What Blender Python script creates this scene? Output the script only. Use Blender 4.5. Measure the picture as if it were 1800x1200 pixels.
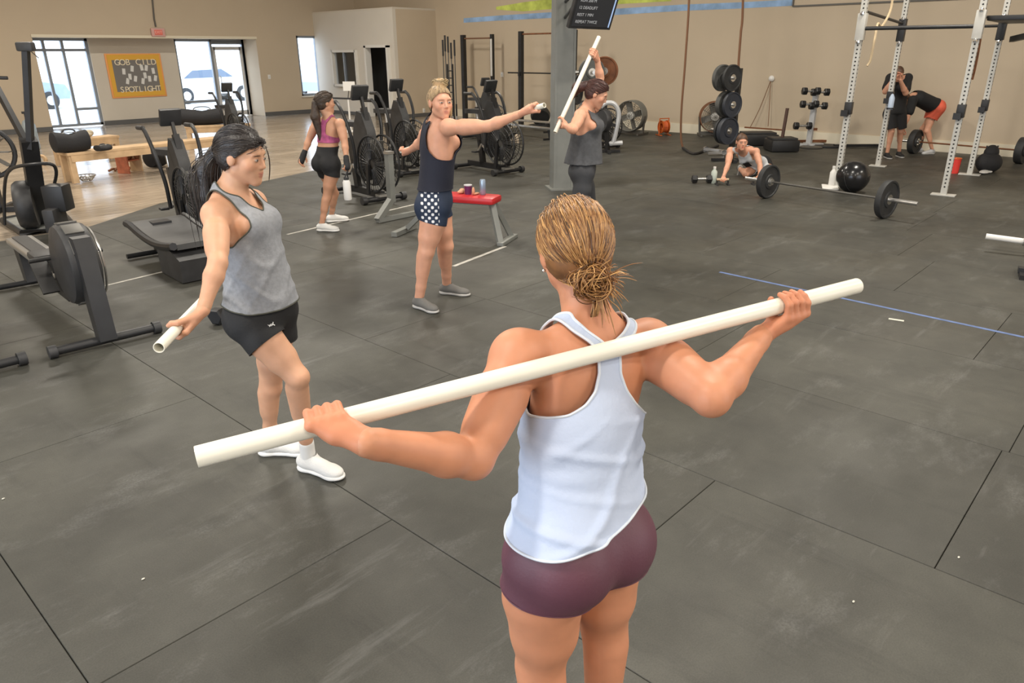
import bpy, bmesh, math, random
import numpy as np
from mathutils import Vector, Matrix

for o in list(bpy.data.objects):
    bpy.data.objects.remove(o, do_unlink=True)
SC = bpy.context.scene
COL = SC.collection
random.seed(7)
RNG = np.random.default_rng(7)

# ------------------------------------------------------------------ camera
# world axes follow the room: +X runs into the long striped wall, +Y into the window wall
FPX, PITCH, ROLL, AZ, CAMH = 1280.06, .378222, -.0067722, .825568, 1.885
_ca, _sa = math.cos(AZ), math.sin(AZ)
def _w(v): return np.array([v[0]*_ca+v[1]*_sa, -v[0]*_sa+v[1]*_ca, v[2]])
_cr, _sr = math.cos(ROLL), math.sin(ROLL)
_u0 = np.array([0, math.sin(PITCH), math.cos(PITCH)]); _x0 = np.array([1., 0, 0])
CX = _w(_cr*_x0+_sr*_u0); CU = _w(-_sr*_x0+_cr*_u0); CF = _w(np.array([0, math.cos(PITCH), -math.sin(PITCH)]))
FW = np.array([_sa, _ca, 0.]); RT = np.array([_ca, -_sa, 0.]); UP = np.array([0, 0, 1.])
CP = np.array([0, 0, CAMH])
cam_data = bpy.data.cameras.new('camera'); cam = bpy.data.objects.new('camera', cam_data); COL.objects.link(cam)
M = Matrix(((CX[0], CU[0], -CF[0], 0), (CX[1], CU[1], -CF[1], 0), (CX[2], CU[2], -CF[2], CAMH), (0, 0, 0, 1)))
cam.matrix_world = M
cam_data.sensor_width = 36; cam_data.lens = 36*FPX/1800; cam_data.clip_start = .05; cam_data.clip_end = 200
SC.camera = cam
# survey helpers: turn a sight line into a real place in the room
def ray(x, y): return CF+CX*(x-900)/FPX-CU*(y-600)/FPX
def G(x, y, z=0): d = ray(x, y); return CP+d*(z-CAMH)/d[2]
def P(x, y, D): d = ray(x, y); return CP+d*D/(d@FW)
def onX(x, y, X): d = ray(x, y); return CP+d*X/d[0]
def onY(x, y, Y): d = ray(x, y); return CP+d*Y/d[1]
def yaw(v): return math.atan2(v[1], v[0])

# ------------------------------------------------------------------ sky, lights, exposure
W = bpy.data.worlds.new('sky'); SC.world = W; W.use_nodes = True
bg = W.node_tree.nodes['Background']; bg.inputs[0].default_value = (.78, .88, 1, 1); bg.inputs[1].default_value = 6.0
def area(name, loc, rot, sx, sy, power, col):
    l = bpy.data.lights.new(name, 'AREA'); l.shape = 'RECTANGLE'; l.size = sx; l.size_y = sy; l.energy = power; l.color = col
    o = bpy.data.objects.new(name, l); COL.objects.link(o); o.location = loc; o.rotation_euler = rot
    return o
for i, lx in enumerate((-1.5, 4.5, 10.5)):
    for j, ly in enumerate((-4, 2.5, 9, 15.5)):
        area('high_bay_light', (lx, ly, 5.9), (0, 0, 0), 1.2, .5, 255, (1, .93, .82))
area('added_daylight_fill', (-4.2, 3, 1.9), (0, math.radians(-90), 0), 3.2, 6.0, 330, (.72, .84, 1))  # cool fill lamp added by the closed, unseen left wall; no door is built
area('added_daylight_fill', (5, -5.7, 1.9), (math.radians(90), 0, 0), 6.0, 3.2, 160, (.78, .87, 1))  # second added daylight fill, by the closed front wall out of view
SC.view_settings.view_transform = 'Standard'; SC.view_settings.look = 'None'
SC.view_settings.gamma = 1; SC.view_settings.use_curve_mapping = False
SC.view_settings.exposure = 0.0

# ------------------------------------------------------------------ materials
MATS = {}
def mat(name, col, rough=.6, metal=0., bump=0., bscale=40., var=0., vscale=3., sss=0., spec=None, attr=False, coord='Object', coat=0.):
    if name in MATS: return MATS[name]
    m = bpy.data.materials.new(name); m.use_nodes = True; nt = m.node_tree; b = nt.nodes['Principled BSDF']
    b.inputs['Base Color'].default_value = (*col, 1); b.inputs['Roughness'].default_value = rough; b.inputs['Metallic'].default_value = metal
    if spec is not None: b.inputs['Specular IOR Level'].default_value = spec
    if coat: b.inputs['Coat Weight'].default_value = coat
    if sss:
        b.inputs['Subsurface Weight'].default_value = sss; b.inputs['Subsurface Radius'].default_value = (1, .35, .2); b.inputs['Subsurface Scale'].default_value = .012
    tc = nt.nodes.new('ShaderNodeTexCoord'); src = tc.outputs[coord]
    csock = None
    if attr:
        a = nt.nodes.new('ShaderNodeAttribute'); a.attribute_name = 'Col'; csock = a.outputs['Color']
    if var:
        n = nt.nodes.new('ShaderNodeTexNoise'); n.inputs['Scale'].default_value = vscale; n.inputs['Detail'].default_value = 6
        nt.links.new(src, n.inputs['Vector'])
        r = nt.nodes.new('ShaderNodeMapRange'); r.inputs[1].default_value = .3; r.inputs[2].default_value = .7; r.inputs[3].default_value = 1-var; r.inputs[4].default_value = 1+var
        nt.links.new(n.outputs['Fac'], r.inputs[0])
        mx = nt.nodes.new('ShaderNodeMix'); mx.data_type = 'RGBA'; mx.blend_type = 'MULTIPLY'; mx.inputs[0].default_value = 1
        mx.inputs[6].default_value = (*col, 1)
        if csock: nt.links.new(csock, mx.inputs[6])
        nt.links.new(r.outputs[0], mx.inputs[7]); csock = mx.outputs[2]
    if csock: nt.links.new(csock, b.inputs['Base Color'])
    if bump:
        n = nt.nodes.new('ShaderNodeTexNoise'); n.inputs['Scale'].default_value = bscale; n.inputs['Detail'].default_value = 5
        nt.links.new(src, n.inputs['Vector'])
        bp = nt.nodes.new('ShaderNodeBump'); bp.inputs['Strength'].default_value = bump; bp.inputs['Distance'].default_value = .01
        nt.links.new(n.outputs['Fac'], bp.inputs['Height']); nt.links.new(bp.outputs[0], b.inputs['Normal'])
    MATS[name] = m
    return m
def emis(name, col, st):
    m = bpy.data.materials.new(name); m.use_nodes = True; b = m.node_tree.nodes['Principled BSDF']
    b.inputs['Base Color'].default_value = (*col, 1); b.inputs['Emission Color'].default_value = (*col, 1); b.inputs['Emission Strength'].default_value = st
    return m
BLACK = mat('black powder coat', (.022, .022, .023), .42, .2, var=.2, vscale=6)
BLACKP = mat('black plastic', (.03, .03, .031), .5, var=.25, vscale=8)
RUBBER = mat('bumper rubber', (.022, .023, .024), .62, var=.3, vscale=9)
STEEL = mat('brushed steel', (.55, .54, .52), .32, .9)
GREYM = mat('grey painted steel', (.19, .195, .18), .5, .1, var=.12, vscale=4)
LGREY = mat('pale grey enamel', (.55, .56, .57), .4, .1)
WHITE = mat('white enamel', (.74, .73, .70), .4)
PVC = mat('white pvc', (.80, .77, .66), .32, var=.05, vscale=6)
WOOD = mat('pale plywood', (.55, .38, .22), .55, var=.18, vscale=5)
WOODR = mat('red stained wood', (.55, .17, .09), .6, var=.3, vscale=8)
RED = mat('red vinyl', (.50, .018, .022), .38, var=.1, vscale=10)
REDP = mat('red plastic', (.62, .04, .03), .4)
ORANGE = mat('orange enamel', (.55, .12, .02), .45, .2, var=.3, vscale=14)
BROWN = mat('rusty brown plate', (.20, .075, .03), .6, .2, var=.3, vscale=10)
CHAIN = mat('grey wire', (.12, .115, .105), .5, .5)
BAGM = mat('black nylon', (.016, .016, .018), .8, bump=.4, bscale=30)
ROPE = mat('brown climbing rope', (.20, .10, .055), .9, bump=.6, bscale=120)
ROPED = mat('dark rope tail', (.03, .027, .025), .9, bump=.6, bscale=120)
TAPEW = mat('worn white tape', (.42, .40, .36), .8, var=.35, vscale=12)
TAPEB = mat('blue tape', (.10, .15, .30), .7, var=.25, vscale=12)
FRAMEM = mat('aluminium window frame', (.27, .30, .34), .45, .4)
WTRIM = mat('white door trim', (.70, .68, .63), .6)
CHROME = mat('chrome', (.75, .75, .75), .15, 1.)
SILVERB = mat('silver blue can', (.35, .45, .58), .3, .6)
OUTC = mat('car paint silver blue', (.30, .38, .50), .3, .3)
OUTD = mat('tinted car glass', (.10, .14, .20), .2)
PAVE = mat('sunlit paving', (.62, .62, .60), .9, var=.1)
OUTW = mat('white rendered building', (.85, .85, .84), .9)
def glassy():
    m = bpy.data.materials.new('window glass'); m.use_nodes = True; nt = m.node_tree
    for n in list(nt.nodes):
        if n.type != 'OUTPUT_MATERIAL': nt.nodes.remove(n)
    t = nt.nodes.new('ShaderNodeBsdfTransparent'); t.inputs[0].default_value = (.93, .96, 1, 1)
    g = nt.nodes.new('ShaderNodeBsdfGlossy'); g.inputs['Roughness'].default_value = .02
    mx = nt.nodes.new('ShaderNodeMixShader'); mx.inputs[0].default_value = .06
    nt.links.new(t.outputs[0], mx.inputs[1]); nt.links.new(g.outputs[0], mx.inputs[2]); nt.links.new(mx.outputs[0], nt.nodes['Material Output'].inputs[0])
    return m
GLASS = glassy()

# floor rubber: worn, chalky, each mat a slightly different batch
def rubber_floor():
    m = bpy.data.materials.new('rubber floor mat'); m.use_nodes = True; nt = m.node_tree; b = nt.nodes['Principled BSDF']; L = nt.links.new
    geo = nt.nodes.new('ShaderNodeNewGeometry'); oi = nt.nodes.new('ShaderNodeObjectInfo')
    def noise(scale, detail, vec, rough=.55):
        n = nt.nodes.new('ShaderNodeTexNoise'); n.inputs['Scale'].default_value = scale; n.inputs['Detail'].default_value = detail; n.inputs['Roughness'].default_value = rough
        L(vec, n.inputs['Vector']); return n.outputs['Fac']
    def mapping(rot, sc):
        mp = nt.nodes.new('ShaderNodeMapping'); mp.inputs['Rotation'].default_value = (0, 0, rot); mp.inputs['Scale'].default_value = sc
        L(geo.outputs['Position'], mp.inputs['Vector']); return mp.outputs[0]
    def rng(s, a, bb, c, d):
        r = nt.nodes.new('ShaderNodeMapRange'); r.inputs[1].default_value = a; r.inputs[2].default_value = bb; r.inputs[3].default_value = c; r.inputs[4].default_value = d
        L(s, r.inputs[0]); return r.outputs[0]
    def math_(op, x, y):
        n = nt.nodes.new('ShaderNodeMath'); n.operation = op
        for i, v in enumerate((x, y)):
            if isinstance(v, (int, float)): n.inputs[i].default_value = v
            else: L(v, n.inputs[i])
        return n.outputs[0]
    big = rng(noise(.75, 5, geo.outputs['Position']), .3, .7, .70, 1.34)
    med = rng(noise(4.5, 7, geo.outputs['Position'], .65), .3, .7, .84, 1.16)
    fine = rng(noise(160, 2, geo.outputs['Position']), .3, .7, .86, 1.14)
    st = noise(2.2, 8, mapping(.55, (.35, 2.6, 1)), .7); streak = math_('MULTIPLY', rng(st, .58, .80, 0, .085), rng(noise(.55, 3, geo.outputs['Position']), .42, .62, .35, 1.1))
    st2 = noise(1.6, 8, mapping(-.4, (3.0, .4, 1)), .72); dark = rng(st2, .56, .76, 1, .58)
    cl = math_('MULTIPLY', rng(noise(1.9, 10, mapping(.6, (.7, 1.5, 1)), .72), .54, .74, 0, .050), rng(noise(90, 2, geo.outputs['Position']), .35, .65, .35, 1.4)); streak = math_('ADD', streak, cl)
    perm = rng(oi.outputs['Random'], 0, 1, .90, 1.10)
    v = math_('MULTIPLY', math_('MULTIPLY', big, med), math_('MULTIPLY', fine, perm)); v = math_('MULTIPLY', v, dark)
    mx = nt.nodes.new('ShaderNodeMix'); mx.data_type = 'RGBA'; mx.blend_type = 'MULTIPLY'; mx.inputs[0].default_value = 1; mx.inputs[6].default_value = (.049, .0478, .0395, 1); L(v, mx.inputs[7])
    ad = nt.nodes.new('ShaderNodeMix'); ad.data_type = 'RGBA'; ad.blend_type = 'ADD'; ad.inputs[0].default_value = 1; L(mx.outputs[2], ad.inputs[6])
    L(streak, ad.inputs[7]); L(ad.outputs[2], b.inputs['Base Color'])
    L(rng(noise(1.3, 5, geo.outputs['Position']), .3, .7, .42, .66), b.inputs['Roughness']); b.inputs['Specular IOR Level'].default_value = .42
    bp = nt.nodes.new('ShaderNodeBump'); bp.inputs['Strength'].default_value = .12; bp.inputs['Distance'].default_value = .004; L(fine, bp.inputs['Height']); L(bp.outputs[0], b.inputs['Normal'])
    return m
MATF = rubber_floor()
def plank_floor():
    m = bpy.data.materials.new('laminate planks'); m.use_nodes = True; nt = m.node_tree; b = nt.nodes['Principled BSDF']; L = nt.links.new
    oi = nt.nodes.new('ShaderNodeObjectInfo'); geo = nt.nodes.new('ShaderNodeNewGeometry')
    mp = nt.nodes.new('ShaderNodeMapping'); mp.inputs['Scale'].default_value = (1, 9, 1); L(geo.outputs['Position'], mp.inputs['Vector'])
    n = nt.nodes.new('ShaderNodeTexNoise'); n.inputs['Scale'].default_value = 2.2; n.inputs['Detail'].default_value = 7; L(mp.outputs[0], n.inputs['Vector'])
    cr = nt.nodes.new('ShaderNodeValToRGB'); cr.color_ramp.elements[0].position = .3; cr.color_ramp.elements[0].color = (.25, .205, .155, 1); cr.color_ramp.elements[1].position = .7; cr.color_ramp.elements[1].color = (.43, .36, .28, 1)
    L(n.outputs['Fac'], cr.inputs[0])
    r = nt.nodes.new('ShaderNodeMapRange'); r.inputs[3].default_value = .82; r.inputs[4].default_value = 1.15; L(oi.outputs['Random'], r.inputs[0])
    mx = nt.nodes.new('ShaderNodeMix'); mx.data_type = 'RGBA'; mx.blend_type = 'MULTIPLY'; mx.inputs[0].default_value = 1; L(cr.outputs[0], mx.inputs[6]); L(r.outputs[0], mx.inputs[7]); L(mx.outputs[2], b.inputs['Base Color'])
    b.inputs['Roughness'].default_value = .20
    return m
PLANK = plank_floor()
WALL = mat('beige wall paint', (.525, .437, .325), .85, bump=.05, bscale=60, var=.04, vscale=.6)
WALLW = mat('pale wall paint', (.60, .55, .47), .8, bump=.05, bscale=60, var=.04, vscale=.8)
CEIL = mat('warehouse ceiling', (.45, .43, .40), .9)
BASEB = mat('cream baseboard', (.72, .66, .52), .6)
BLUEP = mat('brushed blue wall paint', (.28, .43, .66), .85, var=.3, vscale=3)
GREENP = mat('brushed green wall paint', (.50, .58, .12), .85, var=.35, vscale=3)

# ------------------------------------------------------------------ mesh builder
def A(v): return np.asarray(v, float)
def unit(v): v = A(v); return v/(np.linalg.norm(v)+1e-12)
def perp(a):
    a = unit(a); h = A((0, 0, 1)) if abs(a[2]) < .9 else A((1, 0, 0))
    u = unit(np.cross(a, h)); return u, np.cross(a, u)
def catmull(pts, n=6):
    pts = [A(p) for p in pts]; out = []
    for i in range(len(pts)-1):
        p0 = pts[max(i-1, 0)]; p1 = pts[i]; p2 = pts[i+1]; p3 = pts[min(i+2, len(pts)-1)]
        for j in range(n):
            t = j/n; out.append(.5*((2*p1)+(-p0+p2)*t+(2*p0-5*p1+4*p2-p3)*t*t+(-p0+3*p1-3*p2+p3)*t**3))
    out.append(pts[-1]); return out
class MB:
    def __init__(s): s.v = []; s.f = []
    def add(s, vs, fs):
        o = len(s.v); s.v += [tuple(map(float, v)) for v in vs]; s.f += [tuple(i+o for i in f) for f in fs]; return s
    def box(s, c, size, rot=None, bev=0.):
        c = A(c); h = A(size)/2; R = np.eye(3) if rot is None else A(rot)
        if bev:
            b = min(bev, h.min()*.9); vs = []; fs = []
            bm = bmesh.new(); bmesh.ops.create_cube(bm, size=1)
            for v in bm.verts: v.co = Vector((v.co[0]*size[0], v.co[1]*size[1], v.co[2]*size[2]))
            bmesh.ops.bevel(bm, geom=bm.edges[:], offset=b, segments=2, affect='EDGES', profile=.6)
            bm.verts.index_update()
            vs = [c+R@A(v.co) for v in bm.verts]; fs = [tuple(v.index for v in f.verts) for f in bm.faces]; bm.free()
            return s.add(vs, fs)
        vs = [c+R@(h*A((x, y, z))) for x in (-1, 1) for y in (-1, 1) for z in (-1, 1)]
        return s.add(vs, [(0, 1, 3, 2), (4, 6, 7, 5), (0, 4, 5, 1), (2, 3, 7, 6), (0, 2, 6, 4), (1, 5, 7, 3)])
    def bar(s, a, b, w, t, up=(0, 0, 1), bev=0.):
        a = A(a); b = A(b); z = unit(b-a); y = unit(np.cross(z, A(up))) if abs(unit(up)@z) < .98 else perp(z)[0]; x = np.cross(y, z)
        return s.box((a+b)/2, (t, w, np.linalg.norm(b-a)), np.stack([x, y, z], 1), bev)
    def tube(s, pts, r, n=10, caps=True, flat=None):
        pts = [A(p) for p in pts]; k = len(pts); rs = [r]*k if np.isscalar(r) else list(r)
        t0 = unit(pts[1]-pts[0]); u, w = perp(t0); vs = []; fs = []
        for i, p in enumerate(pts):
            t = unit(pts[min(i+1, k-1)]-pts[max(i-1, 0)]); u = unit(u-t*(u@t)); w = np.cross(t, u)
            for j in range(n):
                a = 2*math.pi*j/n; vs.append(p+rs[i]*(math.cos(a)*u+math.sin(a)*w))
        for i in range(k-1):
            for j in range(n):
                j2 = (j+1) % n; fs.append((i*n+j, i*n+j2, (i+1)*n+j2, (i+1)*n+j))
        if caps: fs.append(tuple(range(n-1, -1, -1))); fs.append(tuple(range((k-1)*n, k*n)))
        return s.add(vs, fs)
    def cyl(s, a, b, r, r2=None, n=16): return s.tube([a, b], [r, r if r2 is None else r2], n)
    def lathe(s, prof, c=(0, 0, 0), ax=(0, 0, 1), n=24):
        c = A(c); ax = unit(ax); u, w = perp(ax); vs = []; fs = []; k = len(prof)
        for (r, z) in prof:
            for j in range(n):
                a = 2*math.pi*j/n; vs.append(c+ax*z+max(r, 1e-4)*(math.cos(a)*u+math.sin(a)*w))
        for i in range(k-1):
            for j in range(n):
                j2 = (j+1) % n; fs.append((i*n+j, i*n+j2, (i+1)*n+j2, (i+1)*n+j))
        return s.add(vs, fs)
    def torus(s, c, ax, R, r, n=28, m=8, a0=0, a1=2*math.pi):
        u, w = perp(ax); full = abs(a1-a0-2*math.pi) < 1e-6
        pts = [A(c)+R*(math.cos(a0+(a1-a0)*i/n)*u+math.sin(a0+(a1-a0)*i/n)*w) for i in range(n+1)]
        return s.tube(pts, r, m, caps=not full)
    def prism(s, poly, o, ex, ey, ez, depth):
        o = A(o); ex = A(ex); ey = A(ey); ez = A(ez); k = len(poly)
        vs = [o+ex*p[0]+ey*p[1] for p in poly]+[o+ex*p[0]+ey*p[1]+ez*depth for p in poly]
        fs = [tuple(range(k-1, -1, -1)), tuple(range(k, 2*k))]+[(i, (i+1) % k, k+(i+1) % k, k+i) for i in range(k)]
        return s.add(vs, fs)
    def ell(s, c, r, R=None, n=20, m=12):
        c = A(c); R = np.eye(3) if R is None else A(R); vs = []; fs = []
        for i in range(m+1):
            th = math.pi*i/m
            for j in range(n):
                a = 2*math.pi*j/n; vs.append(c+R@(A(r)*A((max(math.sin(th), 1e-3)*math.cos(a), max(math.sin(th), 1e-3)*math.sin(a), math.cos(th)))))
        for i in range(m):
            for j in range(n):
                j2 = (j+1) % n; fs.append((i*n+j, (i+1)*n+j, (i+1)*n+j2, i*n+j2))
        return s.add(vs, fs)
    def build(s, name, m, parent=None, label=None, cat=None, group=None, kind=None, sharp=40):
        me = bpy.data.meshes.new(name); me.from_pydata(s.v, [], s.f)
        bm = bmesh.new(); bm.from_mesh(me); bmesh.ops.recalc_face_normals(bm, faces=bm.faces[:]); bm.to_mesh(me); bm.free()
        me.materials.append(m); me.polygons.foreach_set('use_smooth', [True]*len(me.polygons)); me.set_sharp_from_angle(angle=math.radians(sharp))
        o = bpy.data.objects.new(name, me); COL.objects.link(o)
        if parent: o.parent = parent
        tagit(o, label, cat, group, kind); return o
def tagit(o, label=None, cat=None, group=None, kind=None):
    if label: o['label'] = label
    if cat: o['category'] = cat
    if group: o['group'] = group
    if kind: o['kind'] = kind
    return o
def thing(name, label, cat, loc=(0, 0, 0), rz=0, group=None):
    o = bpy.data.objects.new(name, None); o.empty_display_size = .1; COL.objects.link(o)
    o.location = tuple(map(float, loc)); o.rotation_euler = (0, 0, rz); return tagit(o, label, cat, group)
def recenter(o):
    # move the origin of a one-mesh thing to the bottom centre of its bounds
    vs = np.array([v.co for v in o.data.vertices]); c = (vs.min(0)+vs.max(0))/2; c[2] = vs[:, 2].min()
    o.data.transform(Matrix.Translation(Vector(-c))); o.location = Vector(c); return o
def copy_tree(o, parent=None):
    c = o.copy(); COL.objects.link(c); c.parent = parent
    for ch in list(o.children): copy_tree(ch, c)
    return c
def text_mesh(body, size, name, m, mat4, parent=None, extrude=.002, label=None, align='CENTER'):
    cu = bpy.data.curves.new(name, 'FONT'); cu.body = body; cu.size = size; cu.extrude = extrude; cu.align_x = align; cu.align_y = 'CENTER'
    t = bpy.data.objects.new(name, cu); COL.objects.link(t)
    me = bpy.data.meshes.new_from_object(t.evaluated_get(bpy.context.evaluated_depsgraph_get())); bpy.data.objects.remove(t, do_unlink=True)
    me.name = name; me.transform(mat4); me.materials.clear(); me.materials.append(m)
    o = bpy.data.objects.new(name, me); COL.objects.link(o)
    if parent: o.parent = parent
    if label: o['label'] = label
    return o
def frame4(o, ex, ey, ez):
    return Matrix(((ex[0], ey[0], ez[0], o[0]), (ex[1], ey[1], ez[1], o[1]), (ex[2], ey[2], ez[2], o[2]), (0, 0, 0, 1)))
# ================================================================== THE SETTING
XW, YW, YR = 16.6, 22.6, 23.45        # striped wall, window wall, recessed storefront line
X0, Y0, ZC = -4.4, -5.9, 6.4
def struct(name, mb, m, parent=None, label=None):
    o = mb.build(name, m, parent, sharp=30)
    if parent is None: o['kind'] = 'structure'
    if label: o['label'] = label
    return o
def wallbox(x0, x1, y0, y1, z0, z1, mb=None):
    mb = mb or MB(); return mb.box(((x0+x1)/2, (y0+y1)/2, (z0+z1)/2), (x1-x0, y1-y0, z1-z0))
floor = struct('floor', wallbox(X0, XW+.3, Y0, YR+.4, -.2, -.018), mat('dark concrete slab', (.012, .012, .011), .9))
# rubber mats, 4 by 6 foot, seams along the room axes; pale laminate beyond a slanting edge
SX, SY = 1.22, 1.83
def edgeY(x): return 9.40 if x < 3.1 else 9.98+(x-3.2)*.315
mat_mesh = {}
def floor_mat(x0, x1, ya, yb, yc):   # yb at x0 side, yc at x1 side
    g = .0013
    mb = MB(); lo = [(x0+g, ya+g), (x1-g, ya+g), (x1-g, yc-g), (x0+g, yb-g)]
    vs = [(a-x0, b-ya, -.014) for a, b in lo]+[(a-x0, b-ya, -.003) for a, b in lo]
    c = .002
    ins = [(lo[0][0]+c, lo[0][1]+c), (lo[1][0]-c, lo[1][1]+c), (lo[2][0]-c, lo[2][1]-c), (lo[3][0]+c, lo[3][1]-c)]
    vs += [(a-x0, b-ya, 0) for a, b in ins]
    mb.add(vs, [(0, 1, 5, 4), (1, 2, 6, 5), (2, 3, 7, 6), (3, 0, 4, 7), (4, 5, 9, 8), (5, 6, 10, 9), (6, 7, 11, 10), (7, 4, 8, 11), (8, 9, 10, 11), (3, 2, 1, 0)])
    return mb
offs = {}
col0 = -4
for i in range(col0, 14):
    x0 = .377+SX*i; x1 = min(x0+SX, XW)
    if x0 < X0: x0 = X0
    if x0 >= XW-.05: continue
    off = [2.19, .40, 1.25, .33, .75, 1.6, .1][i % 7] if i != 0 else 2.19
    if i == 2: off = .36
    if i == 1: off = 1.3
    j = -5
    while True:
        ya = off+SY*j; j += 1
        yb, yc = ya+SY, ya+SY
        if ya+SY < Y0: continue
        ya = max(ya, Y0)
        eb = edgeY(x0+.01) if x0 < 15.5 else edgeY(15.5); ec = edgeY(x1-.01)
        if ya > min(eb, ec)-.1: break
        last = yb > min(eb, ec)
        if last: yb, yc = eb, ec
        key = (round(x1-x0, 2), round(yb-ya, 2)) if not last else None
        if key and key in mat_mesh:
            o = bpy.data.objects.new('rubber_mat', mat_mesh[key]); COL.objects.link(o)
        else:
            o = floor_mat(x0, x1, ya, yb, yc).build('rubber_mat', MATF, sharp=20)
            if key: mat_mesh[key] = o.data
        o.location = (x0, ya, 0); o.parent = floor
        if last: break
# laminate planks: long boards running along X
pk = {}
rw = .30; y = 9.40; r = 0
while y < YR+.3:
    x = X0+(-1.1 if r % 2 else -.3)-(.35 if r % 3 == 0 else 0)
    # where the rubber edge lets the boards start
    for _ in range(12):
        xa, xb = max(x, X0), min(x+2.4, XW)
        x += 2.4
        if xb-xa < .1: continue
        # clip against rubber (rubber lies on top of hidden board ends, so only skip boards fully under it)
        if y+rw < edgeY(xa) and y+rw < edgeY(xb): continue
        key = round(xb-xa, 2)
        if key not in pk:
            o = MB().add([(0, .001, -.019), (xb-xa-.002, .001, -.019), (xb-xa-.002, rw-.001, -.019), (0, rw-.001, -.019), (.001, .002, -.006), (xb-xa-.003, .002, -.006), (xb-xa-.003, rw-.002, -.006), (.001, rw-.002, -.006)],
                [(0, 1, 5, 4), (1, 2, 6, 5), (2, 3, 7, 6), (3, 0, 4, 7), (4, 5, 6, 7), (3, 2, 1, 0)]).build('floor_plank', PLANK, sharp=20); pk[key] = o.data
        else:
            o = bpy.data.objects.new('floor_plank', pk[key]); COL.objects.link(o)
        o.location = (xa, y, 0); o.parent = floor
    y += rw; r += 1

# tape marks on the rubber
def tape(name, a, b, w, m, label):
    a = A(a); b = A(b); d = unit(b-a); n = A((-d[1], d[0], 0)); h = A((0, 0, .0015))
    q = [a-n*w/2, b-n*w/2, b+n*w/2, a+n*w/2]
    mb = MB().add([p+A((0, 0, .0003)) for p in q]+[p+h for p in q], [(3, 2, 1, 0), (4, 5, 6, 7), (0, 1, 5, 4), (1, 2, 6, 5), (2, 3, 7, 6), (3, 0, 4, 7)])
    return recenter(mb.build(name, m, None, label, 'tape'))
tape('floor_tape', G(1265, 478), G(1830, 599), .035, TAPEB, 'long blue tape line on the rubber floor at the right')
tape('floor_tape', G(185, 502), G(372, 457), .03, TAPEW, 'worn white tape line beside the front rowing machine')
tape('floor_tape', G(505, 412), G(742, 356), .035, TAPEW, 'worn white tape line behind the walking woman')
tape('floor_tape', G(797, 468), G(888, 433), .04, TAPEW, 'short white tape dash to the right of the navy clad woman')
tape('floor_tape', G(1562, 560), G(1589, 564), .03, mat('bright chalk', (.6, .58, .5), .8), 'small cream tape scrap just below the blue line')
for k, (x, y) in enumerate(((252, 1018), (1500, 1058), (6, 877), (1685, 980))):
    g = G(x, y); MBk = MB().ell(g+A((0, 0, .003)), (.007, .004, .003), n=8, m=6)
    recenter(MBk.build('chalk_crumb', MATS['bright chalk'], None, ['chalk crumb on the mat at lower left of the picture', 'chalk crumb on the floor right of the plum shorts', 'chalk crumb on the floor at the left edge', 'chalk crumb near the corner of the mat seam at right'][k], 'chalk'))

# striped wall (+X)
wall_right = struct('wall_right', wallbox(XW, XW+.25, Y0, YR+.4, 0, ZC), WALL)
struct('baseboard_right', wallbox(XW-.03, XW, Y0, 18.4, 0, .22), BASEB)
def stripe(name, pts_top, pts_bot, m):
    a = [onX(x, y, XW-.004) for x, y in pts_bot]; b = [onX(x, y, XW-.004) for x, y in pts_top]
    n = len(a); vs = a+b; vs2 = [v+A((.006, 0, 0)) for v in vs]
    fs = [(i, i+1, n+i+1, n+i) for i in range(n-1)]+[(2*n+i, 2*n+i+1, 3*n+i+1, 3*n+i) for i in range(n-1)]
    mb = MB().add(vs+vs2, fs); return mb.build(name, m, wall_right)
stripe('blue_paint_stripe', [(815, 32), (880, 27), (960, 22), (1087, 15), (1200, 8), (1300, 4), (1394, -1)], [(815, 40), (880, 36), (960, 32), (1087, 26), (1200, 19), (1300, 15), (1394, 10)], BLUEP)
stripe('green_paint_stripe', [(872, 12), (920, 4), (1000, -6), (1100, -12), (1180, -16)], [(872, 17), (920, 20), (980, 15), (1090, 7), (1180, 2)], GREENP)
# painted panel edge beyond the stripe
pa, pb = onX(1394, 11, XW), onX(1800, -8, XW)
MB().box(((XW-.012), (pa[1]+pb[1])/2, pa[2]), (.03, abs(pa[1]-pb[1]), .03)).build('dark_panel_edge', CHAIN, wall_right)
MB().box((XW-.012, pa[1], pa[2]+.3), (.03, .03, .6)).build('dark_panel_edge', CHAIN, wall_right)
# window wall (+Y): solid parts around the storefront recess and the single window
rx0 = onY(64, 100, YW)[0]; rx1 = onY(460, 150, YW)[0]; rz1 = onY(250, 67, YW)[2]
w0 = onY(524, 100, YW)[0]; w1 = onY(566, 100, YW)[0]; wz0 = onY(545, 168, YW)[2]; wz1 = onY(545, 63, YW)[2]
mb = MB(); wallbox(X0, rx0, YW, YW+.2, 0, ZC, mb); wallbox(rx0, rx1, YW, YW+.2, rz1, ZC, mb); wallbox(rx1, w0, YW, YW+.2, 0, ZC, mb)
wallbox(w0, w1, YW, YW+.2, 0, wz0, mb); wallbox(w0, w1, YW, YW+.2, wz1, ZC, mb); wallbox(w1, XW, YW, YW+.2, 0, ZC, mb)
wallbox(rx0-.15, rx0, YW+.2, YR+.2, 0, rz1, mb); wallbox(rx1, rx1+.15, YW+.2, YR+.2, 0, rz1, mb); wallbox(rx0-.15, rx1+.15, YW+.2, YR+.2, rz1, rz1+.15, mb)
wall_back = struct('wall_back', mb, WALL)
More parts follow.
